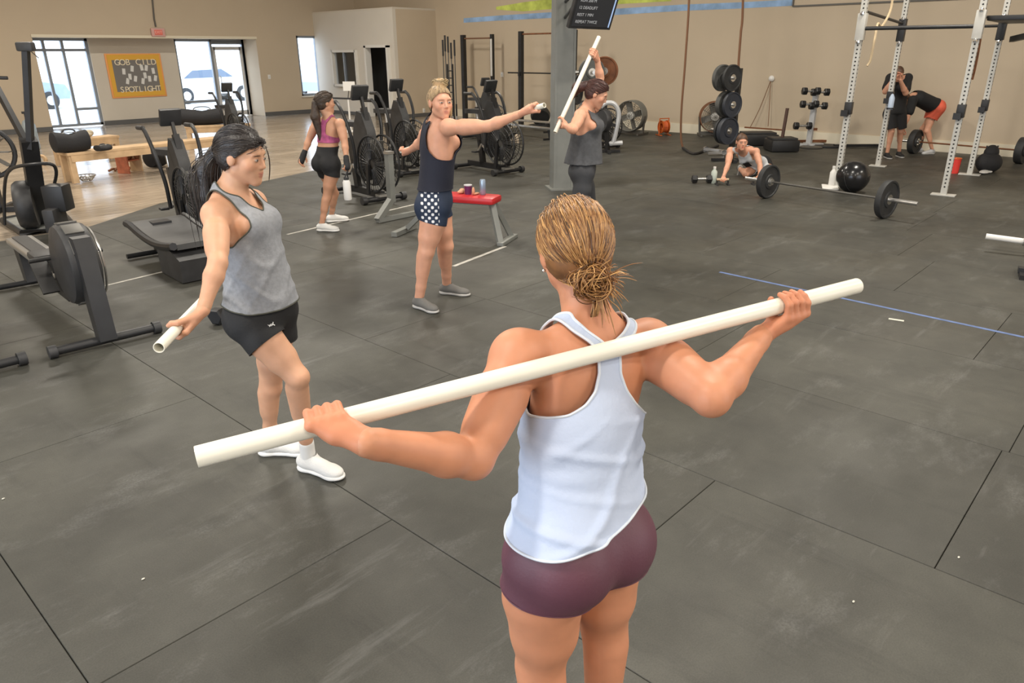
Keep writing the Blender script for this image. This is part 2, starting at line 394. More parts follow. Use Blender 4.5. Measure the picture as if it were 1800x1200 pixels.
# panel between the glazing
struct('lit_soffit_strip', wallbox(rx0-.02, rx1+.02, YW-.03, YW-.001, rz1, rz1+.07), MATS['cream baseboard'])  # added pale strip; the recess soffit's lit edge is put into its colour
px0 = onY(157, 100, YR)[0]; px1 = onY(312, 130, YR)[0]
panel = struct('wall_panel', wallbox(px0, px1, YR-.12, YR+.12, 0.0, rz1), WALLW)
struct('baseboard_back', wallbox(X0, rx0, YW-.02, YW, 0, .12, wallbox(rx1, 14.9, YW-.02, YW, 0, .12, wallbox(px0, px1, YR-.15, YR-.12, 0, .12))), mat('dark grey baseboard', (.10, .10, .10), .6))
# glazing helpers
def glazing(name, x0, x1, z0, z1, y, vbars, hbars, fw=.07):
    root = thing(name, None, None, ((x0+x1)/2, y, z0)); root['kind'] = 'structure'
    o = A(((x0+x1)/2, y, z0)); L = lambda v: A(v)-o
    mb = MB()
    for x in (x0+fw/2, x1-fw/2): mb.box(L((x, y, (z0+z1)/2)), (fw, .1, z1-z0))
    for z in (z0+fw/2, z1-fw/2): mb.box(L(((x0+x1)/2, y, z)), (x1-x0, .1, fw))
    mb.build('window_frame', FRAMEM, root)
    for x in vbars: MB().box(L((x, y, (z0+z1)/2)), (fw, .09, z1-z0-.02)).build('mullion', FRAMEM, root)
    for (a, b, z) in hbars: MB().box(L(((a+b)/2, y, z)), (b-a, .08, fw)).build('transom', FRAMEM, root)
    xs = [x0]+list(vbars)+[x1]
    for a, b in zip(xs[:-1], xs[1:]): MB().box(L(((a+b)/2, y, (z0+z1)/2)), (b-a, .012, z1-z0)).build('pane', GLASS, root)
    return root
a1 = onY(76, 100, YR)[0]; a2 = onY(115, 110, YR)[0]
glazing('window_1', rx0, px0, 0.02, rz1, YR, [a1+.05, a2], [(rx0, px0, onY(100, 88, YR)[2]), (a2, px0, onY(150, 191, YR)[2])])
b1 = onY(378, 130, YR)[0]; b2 = onY(430, 130, YR)[0]
glazing('window_2', px1, b1, 0.02, rz1, YR, [], [(px1, b1, onY(350, 178, YR)[2])])
glazing('window_3', b2, rx1, 0.02, rz1, YR, [], [(b2, rx1, onY(445, 175, YR)[2])])
door1 = thing('door_1', None, None, ((b1+b2)/2, YR, 0)); door1['kind'] = 'structure'
wd = b2-b1; zt = onY(400, 82, YR)[2]
mb = MB()
for x in (-wd/2+.05, wd/2-.05): mb.box((x, 0, zt/2), (.09, .06, zt))
for z in (.1, zt-.05): mb.box((0, 0, z), (wd-.1, .06, .14 if z < 1 else .1))
mb.build('door_frame', mat('pale aluminium', (.6, .6, .6), .4, .3), door1)
MB().box((0, 0, (zt+rz1)/2), (wd, .07, .08)).box((0, 0, rz1-.04), (wd, .07, .08)).build('transom', FRAMEM, door1)
MB().box((0, 0, zt/2), (wd-.1, .012, zt-.1)).box((0, 0, (zt+rz1)/2+.02), (wd, .012, rz1-zt)).build('pane', GLASS, door1)
MB().tube([(-wd/2+.14, -.03, .9), (-wd/2+.14, -.09, .95), (-wd/2+.14, -.09, 1.2), (-wd/2+.14, -.03, 1.25)], .014).build('door_handle', STEEL, door1)
MB().box((0.05, -.02, (zt+rz1)/2+.02), (wd*.75, .02, (rz1-zt)*.45)).build('blue_transom_sign', mat('blue sign film', (.20, .27, .42), .5), door1)
glazing('window_4', w0, w1, wz0, wz1, YW+.08, [w1-.17], [])
MB().box(((w0+w1)/2, YW+.02, wz0-.02), (w1-w0+.08, .14, .04)).build('window_sill', WTRIM, wall_back)
# office box in the corner
bx, by = 14.9, 18.45; bz = onX(693, 15, bx)[2]
dx0, dx1 = onX(650, 140, bx)[1], onX(686, 140, bx)[1]; dz = onX(668, 83, bx)[2]
ox0, ox1 = onX(588, 120, bx)[1], onX(629, 120, bx)[1]; oz0, oz1 = onX(608, 150, bx)[2], onX(608, 90, bx)[2]
mb = MB(); T = .12
wallbox(bx, bx+T, by, dx1, 0, bz, mb); wallbox(bx, bx+T, dx0, ox1, 0, bz, mb); wallbox(bx, bx+T, ox0, YW, 0, bz, mb)
wallbox(bx, bx+T, dx1, dx0, dz, bz, mb); wallbox(bx, bx+T, ox1, ox0, 0, oz0, mb); wallbox(bx, bx+T, ox1, ox0, oz1, bz, mb)
struct('wall_office_left', mb, mat('office off white paint', (.62, .58, .51), .8, var=.03, vscale=.8))
struct('wall_office_right', wallbox(bx+T, XW, by, by+T, 0, bz), WALL)
struct('ceiling_office', wallbox(bx, XW, by, YW, bz, bz+.05), WALLW)
struct('baseboard_office', wallbox(bx-.02, bx, dx0+.1, YW, 0, .1, wallbox(bx, XW, by-.02, by, 0, .1)), MATS['dark grey baseboard'])
d2 = thing('door_2', None, None, (bx, (dx0+dx1)/2, 0)); d2['kind'] = 'structure'; hw = (dx0-dx1)/2
MB().box((0, hw+.03, dz/2), (.2, .09, dz+.1)).box((0, -hw-.03, dz/2), (.2, .09, dz+.1)).box((0, 0, dz+.03), (.2, 2*hw+.15, .08)).build('door_frame', WTRIM, d2)
MB().box((hw+.12, -hw+.02, dz/2), (2*hw-.02, .04, dz-.05)).build('open_door_leaf', BLACKP, d2)
w5 = thing('window_5', None, None, (bx, (ox0+ox1)/2, oz0)); w5['kind'] = 'structure'; hw = (ox0-ox1)/2; hz = oz1-oz0
MB().box((0, hw, hz/2), (.16, .07, hz+.07)).box((0, -hw, hz/2), (.16, .07, hz+.07)).box((0, 0, 0), (.16, 2*hw, .07)).box((0, 0, hz), (.16, 2*hw, .07)).build('window_frame', WTRIM, w5)
MB().box((.0, .05, hz/2), (.06, .06, hz)).build('mullion', FRAMEM, w5)
MB().box((.03, 0, hz/2), (.012, 2*hw, hz)).build('pane', GLASS, w5)
# shell out of frame
struct('wall_left', wallbox(X0-.2, X0, Y0, YR+.4, 0, ZC), WALL)
struct('wall_front', wallbox(X0, XW, Y0-.2, Y0, 0, ZC), WALL)
struct('ceiling', wallbox(X0-.2, XW+.25, Y0-.2, YR+.4, ZC, ZC+.2), CEIL)
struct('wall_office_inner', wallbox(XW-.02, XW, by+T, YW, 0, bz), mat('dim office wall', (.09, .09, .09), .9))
# outside the glazing
struct('pavement_outside', wallbox(-25, 45, YR+.4, 60, -.25, -.05), PAVE)
def car(loc, rz, m, label):
    r = thing('parked_car', label, 'car', loc, rz)
    prof = [(-2.1, .35), (-2.15, .75), (-1.6, .95), (-1.0, 1.38), (.5, 1.42), (1.15, 1.0), (2.0, .88), (2.15, .6), (2.1, .35)]
    MB().prism(prof, (0, -.82, 0), (1, 0, 0), (0, 0, 1), (0, 1, 0), 1.64).build('car_body', m, r)
    MB().prism([(-1.35, 1.0), (-.92, 1.30), (.42, 1.34), (.95, 1.02)], (0, -.84, 0), (1, 0, 0), (0, 0, 1), (0, 1, 0), 1.68).build('side_windows', OUTD, r)
    for x in (-1.35, 1.35):
        for s in (-1, 1):
            wh = MB().lathe([(0, -.1), (.22, -.1), (.32, -.08), (.32, .08), (.22, .1), (0, .1)], (x, s*.78, .32), (0, 1, 0)).build('wheel', RUBBER, r)
            MB().lathe([(0, -.11), (.18, -.11), (.18, .11), (0, .11)], (x, s*.79, .32), (0, 1, 0), n=12).build('hub_cap', STEEL, wh)
car((8.2, 33.5, -.05), .15, OUTC, 'silver blue car parked outside the left glazing')
car((15.6, 32.5, -.05), .1, mat('car paint white', (.7, .72, .75), .3), 'pale car parked outside the glass right of the notice board')
car((21.2, 31.0, -.05), .3, mat('car paint grey', (.33, .38, .46), .3), 'grey blue car parked outside the glass door')
bl = MB(); bl.box((10, 46, 2.5), (60, 4, 5.5))
tagit(bl.build('far_building', OUTW), 'white low building across the car park', 'building'); 
# ---- wall fittings
def noticeboard():
    c = [onY(x, y, YR-.13) for x, y in ((183, 95), (284, 93), (290, 169), (197, 173))]
    x0 = (c[0][0]+c[3][0])/2; x1 = (c[1][0]+c[2][0])/2; z1 = (c[0][2]+c[1][2])/2; z0 = (c[2][2]+c[3][2])/2
    w, h = x1-x0, z1-z0
    r = thing('notice_board', 'yellow framed notice board with cut-out letters on the wall between the windows', 'notice board', ((x0+x1)/2, YR-.13, z0))
    MB().box((0, -.012, h/2), (w, .02, h), bev=.008).build('backing', mat('orange scalloped border', (.82, .36, .12), .7), r)
    MB().box((0, -.026, h-.11), (w-.10, .016, .16)).box((0, -.026, .11), (w-.10, .016, .14)).box((-w/2+.115, -.027, h/2), (.13, .016, h-.37)).box((w/2-.115, -.027, h/2), (.13, .016, h-.37)).build('frame', mat('golden yellow border', (.72, .40, .05), .7), r)
    bd = MB().box((0, -.03, h/2), (w-.32, .012, h-.34)).build('board', mat('chalkboard grey', (.19, .18, .17), .8), r)
    LT = mat('cream letters', (.85, .75, .55), .7); S = h/7.2
    def letters(txt, z, x0_, x1_, s, rot=0.):
        n = len(txt)
        for i, chh in enumerate(txt):
            if chh == ' ': continue
            x = x0_+(x1_-x0_)*i/(n-1)
            m4 = frame4((x, -.038, z), (math.cos(rot), 0, math.sin(rot)), (-math.sin(rot), 0, math.cos(rot)), (0, -1, 0))
            text_mesh(chh, s, 'letter', LT, m4, bd, .004)
    letters('GOB CILD', h-.24, -w/2+.30, w/2-.24, S*1.35); letters('SPOTLIGHT', .22, -w/2+.30, w/2-.22, S*1.35)
    NT = mat('small white notes', (.70, .70, .68), .7)
    for k, (u, v) in enumerate(((.26, .60), (.43, .66), (.62, .68), (.71, .67), (.84, .60), (.36, .48), (.46, .43), (.66, .50), (.30, .38), (.74, .42), (.86, .43), (.60, .37))):
        a = random.uniform(-.3, .3); MB().box(((u-.5)*w*.92, -.04, v*h), (.085, .006, .16), [[math.cos(a), 0, -math.sin(a)], [0, 1, 0], [math.sin(a), 0, math.cos(a)]]).build('paper_note', NT, bd)
noticeboard()
e = onY(277, 57, YW-.02)
r = thing('exit_sign', 'small red EXIT sign on the wall above the recess', 'sign', (e[0], YW, e[2]-.1))
MB().box((0, -.05, .1), (.38, .05, .22), bev=.01).build('housing', mat('pale pink plastic', (.62, .36, .33), .5), r)
MB().box((0, -.08, .1), (.22, .01, .13)).build('face', mat('red sign face', (.75, .16, .12), .5), r)
text_mesh('EXIT', .1, 'lettering', mat('sign letters', (.85, .5, .45), .5), frame4((0, -.087, .1), (1, 0, 0), (0, 0, 1), (0, -1, 0)), r)
e2 = onY(270, 30, YW-.03)
recenter(MB().tube([onY(266, -40, YW-.03), onY(268, 0, YW-.03), onY(271, 33, YW-.03), onY(274, 47, YW-.03)], .02).build('electrical_conduit', CHAIN, None, 'thin grey conduit running down the wall to the exit sign', 'conduit'))
def plate(x, y, fn, ax, label):
    p = fn(x, y); r = thing('switch_plate', label, 'switch', p)
    n = A((-1, 0, 0)) if ax == 'x' else A((0, -1, 0)); s = (.02, .09, .13) if ax == 'x' else (.09, .02, .13)
    MB().box(n*.01, s, bev=.005).build('cover', WHITE, r); MB().box(n*.024, (.012, .02, .04) if ax == 'x' else (.02, .012, .04)).build('toggle', LGREY, r)
plate(473, 135, lambda x, y: onY(x, y, YW), 'y', 'white switch plate on the wall right of the glass door')
plate(883, 131, lambda x, y: onX(x, y, XW), 'x', 'white switch plate on the striped wall between the black uprights')
plate(745, 194, lambda x, y: onY(x, y, by), 'y', 'white outlet plate low on the office side wall')
p = onX(1357, 138, XW)
r = thing('wall_anchor', 'round white anchor on the long wall with two cords hanging', 'anchor', p)
MB().lathe([(0, 0), (.06, 0), (.065, .03), (.04, .06), (0, .07)], (0, 0, 0), (-1, 0, 0), n=16).build('disc', WHITE, r)
for k, (tx, ty) in enumerate(((1318, 225), (1350, 222))):
    q = onX(tx, ty, XW-.12)-p; MB().tube(catmull([A((-.06, 0, -.05)), q*.5+A((-.02, 0, -.1 if k == 0 else 0)), q], 6), .008, 6).build('cord', ROPE, r)
# ================================================================== EQUIPMENT
# ---- steel column with the screen
cp = G(986, 331); colz = ZC
r = thing('steel_column', 'grey painted steel column in the middle of the gym floor', 'column', (cp[0], cp[1], 0), yaw(-FW)+.18)
MB().box((0, 0, colz/2), (.03, .24, colz-.02)).build('web', GREYM, r)
MB().box((0, -.13, colz/2), (.27, .03, colz-.02)).build('flange', GREYM, r); MB().box((0, .13, colz/2), (.27, .03, colz-.02)).build('flange', GREYM, r)
MB().box((0.12, 0, colz/2), (.02, .24, colz-.02)).build('cover_plate', GREYM, r)
MB().box((0, 0, .012), (.40, .40, .022)).build('base_plate', GREYM, r)
for z in (3.02, 2.78): MB().box((0, 0, z), (.31, .32, .05), bev=.005).build('clamp_band', BLACK, r)
# black rig upright right behind the column
q = G(1001, 312)
def upright(mb, x, y, h, w=.075, z0=0):
    mb.box((x, y, z0+h/2), (w, w, h)); return mb
r = thing('rig_upright', 'black rig upright standing close behind the steel column', 'rack', (q[0], q[1], 0), yaw(-FW))
upright(MB(), 0, 0, 3.6, .10).build('post', BLACK, r)
for k in range(26): MB().cyl((.046, 0, .3+k*.12), (.054, 0, .3+k*.12), .013, n=8).build('bolt_hole', CHAIN, r)
MB().box((0, 0, .005), (.2, .2, .01)).build('foot_plate', BLACK, r)
rig_root = r
# plates on that rig
def bumper(name, label, R, w, pos, axis, m=RUBBER, group=None, hub=STEEL, n=36):
    rr = thing(name, label, 'weight plate', pos, 0, group)
    ax = unit(axis); o = ax*0
    MB().lathe([(.028, -w/2), (R*.42, -w/2), (R*.45, -w*.32), (R*.86, -w*.32), (R*.9, -w/2), (R*.985, -w/2), (R, -w*.4), (R, w*.4), (R*.985, w/2), (R*.9, w/2), (R*.86, w*.32), (R*.45, w*.32), (R*.42, w/2), (.028, w/2), (.028, -w/2)], o, ax, n).build('rubber_disc', m, rr)
    MB().lathe([(.026, -w/2-.003), (.06, -w/2-.003), (.06, w/2+.003), (.026, w/2+.003), (.026, -w/2-.003)], o, ax, 20).build('steel_hub', hub, rr)
    return rr
pc = P(1040, 127, q@FW+.1)
bumper('bumper_plate', 'grey bumper plate with bright hub high on the rig behind the column', .21, .05, pc, -FW+.25*RT, mat('grey bumper', (.10, .105, .10), .6), hub=WHITE)
pc2 = P(1062, 125, q@FW+.35)
bumper('bumper_plate', 'rusty brown bumper plate behind the raised arm of the woman by the column', .22, .07, pc2, -FW-.2*RT, BROWN)
pc3 = P(1012, 158, q@FW+.05)
bumper('bumper_plate', 'black bumper plate hanging low on the rig beside the steel column', .22, .09, pc3, RT-.5*FW, RUBBER)
def to_local(root, w):
    d_ = A(w)-A(root.location); t_ = -root.rotation_euler[2]; return A((d_[0]*math.cos(t_)-d_[1]*math.sin(t_), d_[0]*math.sin(t_)+d_[1]*math.cos(t_), d_[2]))
for w_, ax_ in ((pc, -FW+.25*RT), (pc2, -FW-.2*RT), (pc3, RT-.5*FW)):
    ax_ = unit(ax_); j_ = A((q[0], q[1], w_[2])); MB().cyl(to_local(rig_root, j_), to_local(rig_root, w_-ax_*.06), .022).cyl(to_local(rig_root, w_-ax_*.10), to_local(rig_root, w_+ax_*.10), .024).build('storage_peg', STEEL, rig_root)
# screen
c0, c1 = P(999, 50, 9.8), P(1072, 53, 10.15)
ex = unit(c1-c0); wS = np.linalg.norm(c1-c0); nh = unit(np.cross(ex, UP)); 
if nh@FW > 0: nh = -nh
th = .42; ey = unit(UP*math.cos(th)+nh*math.sin(th)); ez = unit(np.cross(ex, ey)); hS = wS*1.35
r = thing('hanging_screen', 'dark hanging screen with lines of text beside the top of the column', 'screen', c0)
def lp(u, v, w): return ex*u+ey*v+ez*w
Rm = np.stack([ex, ey, ez], 1)
MB().box(lp(wS/2, hS/2, -.03), (wS, hS, .06), Rm, bev=.008).build('housing', BLACKP, r)
MB().box(lp(wS/2, hS/2, .004), (wS-.06, hS-.07, .006), Rm).build('display', mat('dark display', (.035, .037, .042), .4), r)
MB().box(lp(wS-.05, hS/2, .009), (.018, hS-.07, .004), Rm).build('blue_edge', emis('blue display edge', (.30, .42, .65), .6), r)
TX = emis('display text', (.35, .36, .37), .35)
for k, (tx, n) in enumerate((('WARM UP: 3 ROUNDS', .60), ('10 PASS THROUGHS', .55), ('5 MIN EMOM', .32), ('POWER CLEAN', .36), ('3 ROUNDS', .30), ('RUN 200 M', .34), ('12 DEADLIFT', .40), ('REST 1 MIN', .36), ('REPEAT TWICE', .4))):
    v = hS-.12-k*.085
    if v < .06: break
    p = lp(.07, v, .009); text_mesh(tx, .05, 'text_line', TX, frame4(p, ex, ey, ez), r, .001, align='LEFT')
MB().cyl(lp(.05, hS*.5, -.06), cp-c0+A((0, 0, c0[2]+.35)), .02).cyl(lp(.05, hS*.3, -.06), cp-c0+A((0, 0, c0[2]+.15)), .02).build('mount_arm', BLACK, r)

# ---- long wall rig: two black frames and bars
ub = onX(867, 205, XW-.45); r = thing('wall_rig', 'black wall rig frame left of the white switch plate', 'rack', (ub[0], ub[1], 0))
uy2 = onX(818, 205, XW-.45)[1]; uh = onX(865, 60, XW-.45)[2]
upright(MB(), 0, 0, uh, .09).build('post', BLACK, r); upright(MB(), 0, uy2-ub[1], uh, .12).build('post', BLACK, r)
MB().cyl((0, 0, uh-.1), (0, uy2-ub[1], uh-.1), .02).build('pull_up_bar', ROPE, r)
MB().box((-.06, -.02, uh-.62), (.05, .05, 1.0), bev=.02).build('white_strap', WHITE, r)
ub = onX(916, 205, XW-.9); r = thing('wall_rig', 'black wall rig frame between the switch plate and the column', 'rack', (ub[0], ub[1], 0))
uh = onX(918, 55, XW-.9)[2]; yy = onX(1010, 60, XW-.9)[1]-ub[1]; yl = onX(893, 128, XW-.9)[1]-ub[1]; zl = onX(915, 128, XW-.9)[2]
upright(MB(), 0, 0, uh, .11).build('post', BLACK, r); upright(MB(), 0, yy, uh, .11).build('post', BLACK, r)
MB().cyl((0, 0, uh-.07), (0, yy, uh-.07), .02).build('pull_up_bar', BROWN, r)
MB().cyl((0, yl, zl), (0, yy, zl), .018).build('racked_bar', BLACK, r)
for yv in (0, yy): MB().box((-.05, yv, zl-.03), (.1, .06, .1)).build('bar_hook', BLACK, r)
# ---- vertical bar holder with barbells stood on end
hb = G(795, 218); hb = hb*.985; r = thing('barbell_holder', 'black floor holder with barbells stood upright by the office wall', 'rack', (hb[0], hb[1], 0))
MB().box((0, 0, .07), (.6, .6, .14), bev=.01).build('base_box', BLACK, r)
slots = []
for (x, y0, y1, w) in ((781, 70, 218, .02), (785, 62, 214, .028), (790, 64, 214, .022), (795, 75, 216, .022), (801, 70, 217, .03)):
    g = P(x, 150, hb@FW); top = P(x, y0, hb@FW)
    off_ = A((g[0]-hb[0], g[1]-hb[1])); slots.append((off_, top[2], w))
for off_, zt_, w in slots: MB().cyl((off_[0], off_[1], .1), (off_[0], off_[1], .24), .032).build('sleeve_tube', STEEL, r)
for k, (off_, zt_, w) in enumerate(slots):
    zt_ = min(zt_, 2.45)
    b = thing('barbell', ['leftmost upright barbell in the floor holder', 'second upright barbell from the left in the floor holder', 'middle upright barbell in the floor holder', 'upright barbell second from the right in the floor holder', 'rightmost upright barbell in the floor holder'][k], 'barbell', (hb[0]+off_[0], hb[1]+off_[1], .16), 0, 'barbells stored upright')
    MB().cyl((0, 0, .4), (0, 0, zt_-.56), .015, n=8).build('shaft', CHAIN, b); MB().cyl((0, 0, 0), (0, 0, .4), .025).build('sleeve', BLACK, b); MB().cyl((0, 0, zt_-.56), (0, 0, zt_-.16), .025).build('sleeve', BLACK, b)
# black ladder-like attachment between them
g = P(795, 232, hb@FW-.5)
r = thing('resistance_ladder', 'black ladder shaped attachment in front of the upright barbells', 'ladder', (g[0], g[1], 0))
for s in (-.07, .07): MB().box(RT*s+A((0, 0, .8)), (.03, .03, 1.6)).build('rail', BLACK, r)
for k in range(7): MB().cyl(-RT*.07+A((0, 0, .35+k*.18)), RT*.07+A((0, 0, .35+k*.18)), .014, n=8).build('rung', BLACK, r)

# ---- fan bikes
def fan_bike(loc, rz, label, sc=1., m=BLACK):
    r = thing('fan_bike', label, 'exercise bike', loc, rz, 'fan bikes'); S = sc
    MB().bar((-.48, 0, .085), (.46, 0, .085), .06, .08).build('base_rail', m, r)
    for x in (-.5, .48):
        f = MB().cyl((x, -.27, .05), (x, .27, .05), .03).build('stabilizer', m, r)
        for s in (-1, 1): MB().cyl((x, s*.25, .05), (x, s*.31, .05), .048).build('end_cap', BLACKP, f)
    MB().box((.48, 0, .09), (.1, .18, .03)).build('step_plate', STEEL, r)
    MB().bar((-.12, 0, .1), (-.22, 0, .72), .06, .09).bar((-.16, 0, .42), (.30, 0, .62), .06, .08).build('frame', m, r)
    MB().bar((.34, -.13, .1), (.38, -.13, .46), .03, .05).bar((.34, .13, .1), (.38, .13, .46), .03, .05).bar((.30, 0, .45), (.16, 0, 1.1), .06, .07).build('fork', m, r)
    cg = MB()
    for s in (-.09, .09):
        for R_ in (.33, .25, .17, .09): cg.torus((.40, s, .46), (0, 1, 0), R_, .006 if R_ < .3 else .014, 32, 5)
        for k in range(36):
            a = 2*math.pi*k/36; cg.tube([(.40+.06*math.cos(a), s*1.1, .46+.06*math.sin(a)), (.40+.33*math.cos(a), s*.95, .46+.33*math.sin(a))], .0042, 4, False)
    cg.build('fan_cage', m, r)
    fn = MB()
    for k in range(10):
        a = 2*math.pi*k/10; d = A((math.cos(a), 0, math.sin(a))); fn.bar(A((.40, 0, .46))+d*.05, A((.40, 0, .46))+d*.29, .10, .008, up=np.cross(d, (0, 1, 0)))
    fn.lathe([(0, -.07), (.06, -.07), (.06, .07), (0, .07)], (.40, 0, .46), (0, 1, 0)); fn.build('fan_blades', CHAIN, r)
    MB().lathe([(0, -.03), (.13, -.03), (.15, 0), (.13, .03), (0, .03)], (.0, .07, .42), (0, 1, 0)).prism([(0, .13), (.42, .10), (.42, -.03), (0, -.13)], (0, .05, .42), (1, 0, 0), (0, 0, 1), (0, 1, 0), .04).build('chain_cover', BLACKP, r)
    MB().prism([(-.06, -.14), (-.12, .10), (-.04, .42), (.06, .60), (.16, .58), (.27, .38), (.33, .12), (.26, -.16), (.1, -.24)], (.02, -.06, .46), (1, 0, 0), (0, 0, 1), (0, 1, 0), .12).build('body_shroud', BLACKP, r)
    MB().lathe([(0, -.01), (.035, -.01), (.035, .01), (0, .01)], (.4, .115, .46), (0, 1, 0)).build('hub_cap', STEEL, r)
    for s in (-1, 1):
        c = MB().bar((0, s*.12, .42), (s*.10, s*.12, .30), .02, .03).build('crank', STEEL, r); MB().box((s*.10, s*.17, .30), (.09, .09, .025), bev=.006).build('pedal', BLACKP, c)
        h = MB().tube(catmull([(.14, s*.17, .34), (.18, s*.19, .62), (.16, s*.23, .88), (.04, s*.25, 1.10), (-.06, s*.25, 1.17)], 5), .021, 8).build('handle_arm', m, r)
        MB().cyl((-.05, s*.25, 1.165), (-.23, s*.25, 1.16), .024).build('hand_grip', BLACKP, h)
        MB().bar((.16, s*.15, .36), (.03, s*.13, .40), .02, .03).build('linkage', STEEL, r)
    MB().cyl((-.22, 0, .70), (-.25, 0, .86), .02).build('seat_post', STEEL, r)
    MB().prism([(-.42, .11), (-.34, .125), (-.24, .09), (-.1, .035), (-.05, .02), (-.05, -.02), (-.1, -.035), (-.24, -.09), (-.34, -.125), (-.42, -.11)], (0, 0, .86), (1, 0, 0), (0, 1, 0), (0, 0, 1), .06).build('saddle', BLACKP, r)
    MB().bar((.17, 0, 1.04), (.12, 0, 1.22), .03, .04).build('console_arm', m, r)
    cn = MB().box((.09, 0, 1.27), (.05, .22, .18), [[.94, 0, .34], [0, 1, 0], [-.34, 0, .94]], bev=.015).build('console', BLACKP, r)
    MB().box((.062, 0, 1.265), (.01, .14, .09), [[.94, 0, .34], [0, 1, 0], [-.34, 0, .94]]).build('screen', mat('grey lcd', (.12, .14, .13), .3), cn)
    r.scale = (S, S, S); return r
BK = yaw(-FW*.75+RT*.66)
b = G(330, 412); fan_bike((b[0], b[1], 0), BK, 'black fan bike standing behind the low deck at left, left of the ponytailed woman', 1.0)
b = G(640, 346); fan_bike((b[0], b[1], 0), BK, 'black fan bike facing forward just right of the walking woman', 1.10)
b = G(700, 302); fan_bike((b[0], b[1], 0), BK, 'black fan bike in front of the dark office doorway', 1.1)
b = G(858, 300); fan_bike((b[0], b[1], 0), BK, 'black fan bike behind the outstretched arm', 1.08)
b = G(412, 268); fan_bike((b[0], b[1], 0), BK, 'black fan bike far back in front of the glass door', 1.0)
b = G(850, 246); fan_bike((b[0], b[1], 0), BK, 'black fan bike farthest back under the wall rig left of the switch plate', 1.0)
b = G(1040, 258); fan_bike((b[0], b[1], 0), BK, 'black fan bike partly hidden behind the woman by the column', 1.0)

# ---- rowing machines
def rower(loc, rz, label, deck=.2, mk='rowing_machine'):
    r = thing(mk, label, 'rowing machine', loc, rz, 'rowing machines')
    # front foot at origin, rail runs along -X
    f = MB().cyl((0, -.33, .045), (0, .33, .045), .03).build('front_foot', BLACK, r)
    for s in (-1, 1): MB().cyl((0, s*.31, .045), (0, s*.36, .045), .044).build('end_cap', BLACKP, f)
    MB().prism([(-.045, .0), (.06, .0), (-.02, .62), (-.06, .70), (-.15, .70), (-.18, .62)], (0, -.055, .05), (1, 0, 0), (0, 0, 1), (0, 1, 0), .11).build('front_leg', BLACK, r)
    fw = MB().lathe([(0, -.11), (.20, -.11), (.27, -.09), (.285, -.05), (.285, .05), (.27, .09), (.20, .11), (0, .11)], (-.36, 0, .52), (0, 1, 0), 36).build('flywheel_housing', BLACKP, r)
    for k in range(9):
        a = math.radians(35+k*32); c = A((-.36+.285*math.cos(a), 0, .52+.285*math.sin(a))); t = A((-math.sin(a), 0, math.cos(a))); n_ = A((math.cos(a), 0, math.sin(a)))
        MB().box(c, (.012, .12, .11), np.stack([n_, A((0, 1, 0)), t], 1), bev=.004).build('vent_panel', CHAIN, fw)
    MB().torus((-.36, .115, .52), (0, 1, 0), .16, .008).torus((-.36, .115, .52), (0, 1, 0), .24, .008).build('vent_ring', STEEL, fw)
    MB().prism([(-.75, .12), (-.42, .12), (-.36, .30), (-.62, .42), (-.78, .36)], (0, -.09, .12), (1, 0, 0), (0, 0, 1), (0, 1, 0), .18).build('foot_housing', BLACK, r)
    for s in (-1, 1): MB().box((-.70, s*.15, .38), (.30, .11, .02), [[.75, 0, .66], [0, 1, 0], [-.66, 0, .75]], bev=.006).build('footplate', BLACKP, r)
    MB().box((-1.45, 0, .37), (1.55, deck, .05), bev=.01).build('rail', STEEL, r)
    MB().box((-1.45, 0, .40), (1.5, deck*.55, .012)).build('rail_track', BLACK, r)
    MB().prism([(-2.05, 0), (-1.93, 0), (-1.98, .33), (-2.2, .33)], (0, -.07, .05), (1, 0, 0), (0, 0, 1), (0, 1, 0), .14).build('rear_leg', BLACK, r)
    MB().cyl((-2.0, -.30, .035), (-2.0, .30, .035), .024).build('rear_foot', BLACK, r)
    MB().box((-1.05, 0, .455), (.24, .30, .06), bev=.025).build('seat', BLACKP, r)
    MB().cyl((-.60, -.24, .53), (-.60, .24, .53), .016).build('handle', BLACKP, r)
    a_ = MB().bar((-.20, 0, .72), (-.30, 0, 1.02), .03, .03)
    return r
ra = G(190, 606); rb = G(40, 481); rower((ra[0], ra[1], 0), yaw(ra-rb), 'black rowing machine at left with big flywheel housing toward the viewer')
rc = G(-66, 668); rd = rc-unit(ra-rb)*2
rower((rc[0], rc[1], 0), yaw(ra-rb)+.03, 'rowing machine mostly cut off at the left edge, only its front foot showing')
# low wide deck machine left of the ponytailed woman
ga = G(245, 452); gb = G(318, 492); dv = unit(gb-ga); L = 1.25
r = thing('curved_deck_treadmill', 'black low wide deck on legs behind the ponytailed woman', 'treadmill', (ga[0], ga[1], 0), yaw(dv))
def dk(x): return .34-.10*math.sin(max(0, min(1, x/1.2))*math.pi)*.7
wd_ = .50; pts = [(-.1+L*i/12) for i in range(13)]
mb = MB()
for a_, b_ in zip(pts[:-1], pts[1:]): mb.add([(a_, 0, dk(a_)), (b_, 0, dk(b_)), (b_, wd_, dk(b_)), (a_, wd_, dk(a_)), (a_, 0, dk(a_)-.05), (b_, 0, dk(b_)-.05), (b_, wd_, dk(b_)-.05), (a_, wd_, dk(a_)-.05)], [(0, 1, 2, 3), (4, 7, 6, 5), (0, 4, 5, 1), (2, 6, 7, 3), (0, 3, 7, 4), (1, 5, 6, 2)])
mb.build('running_deck', mat('dark grey belt', (.06, .06, .06), .45, var=.3), r)
for yv in (-.03, wd_+.03): MB().tube([(p_, yv, dk(p_)-.01) for p_ in pts], .035, 8).build('side_rail', BLACK, r)
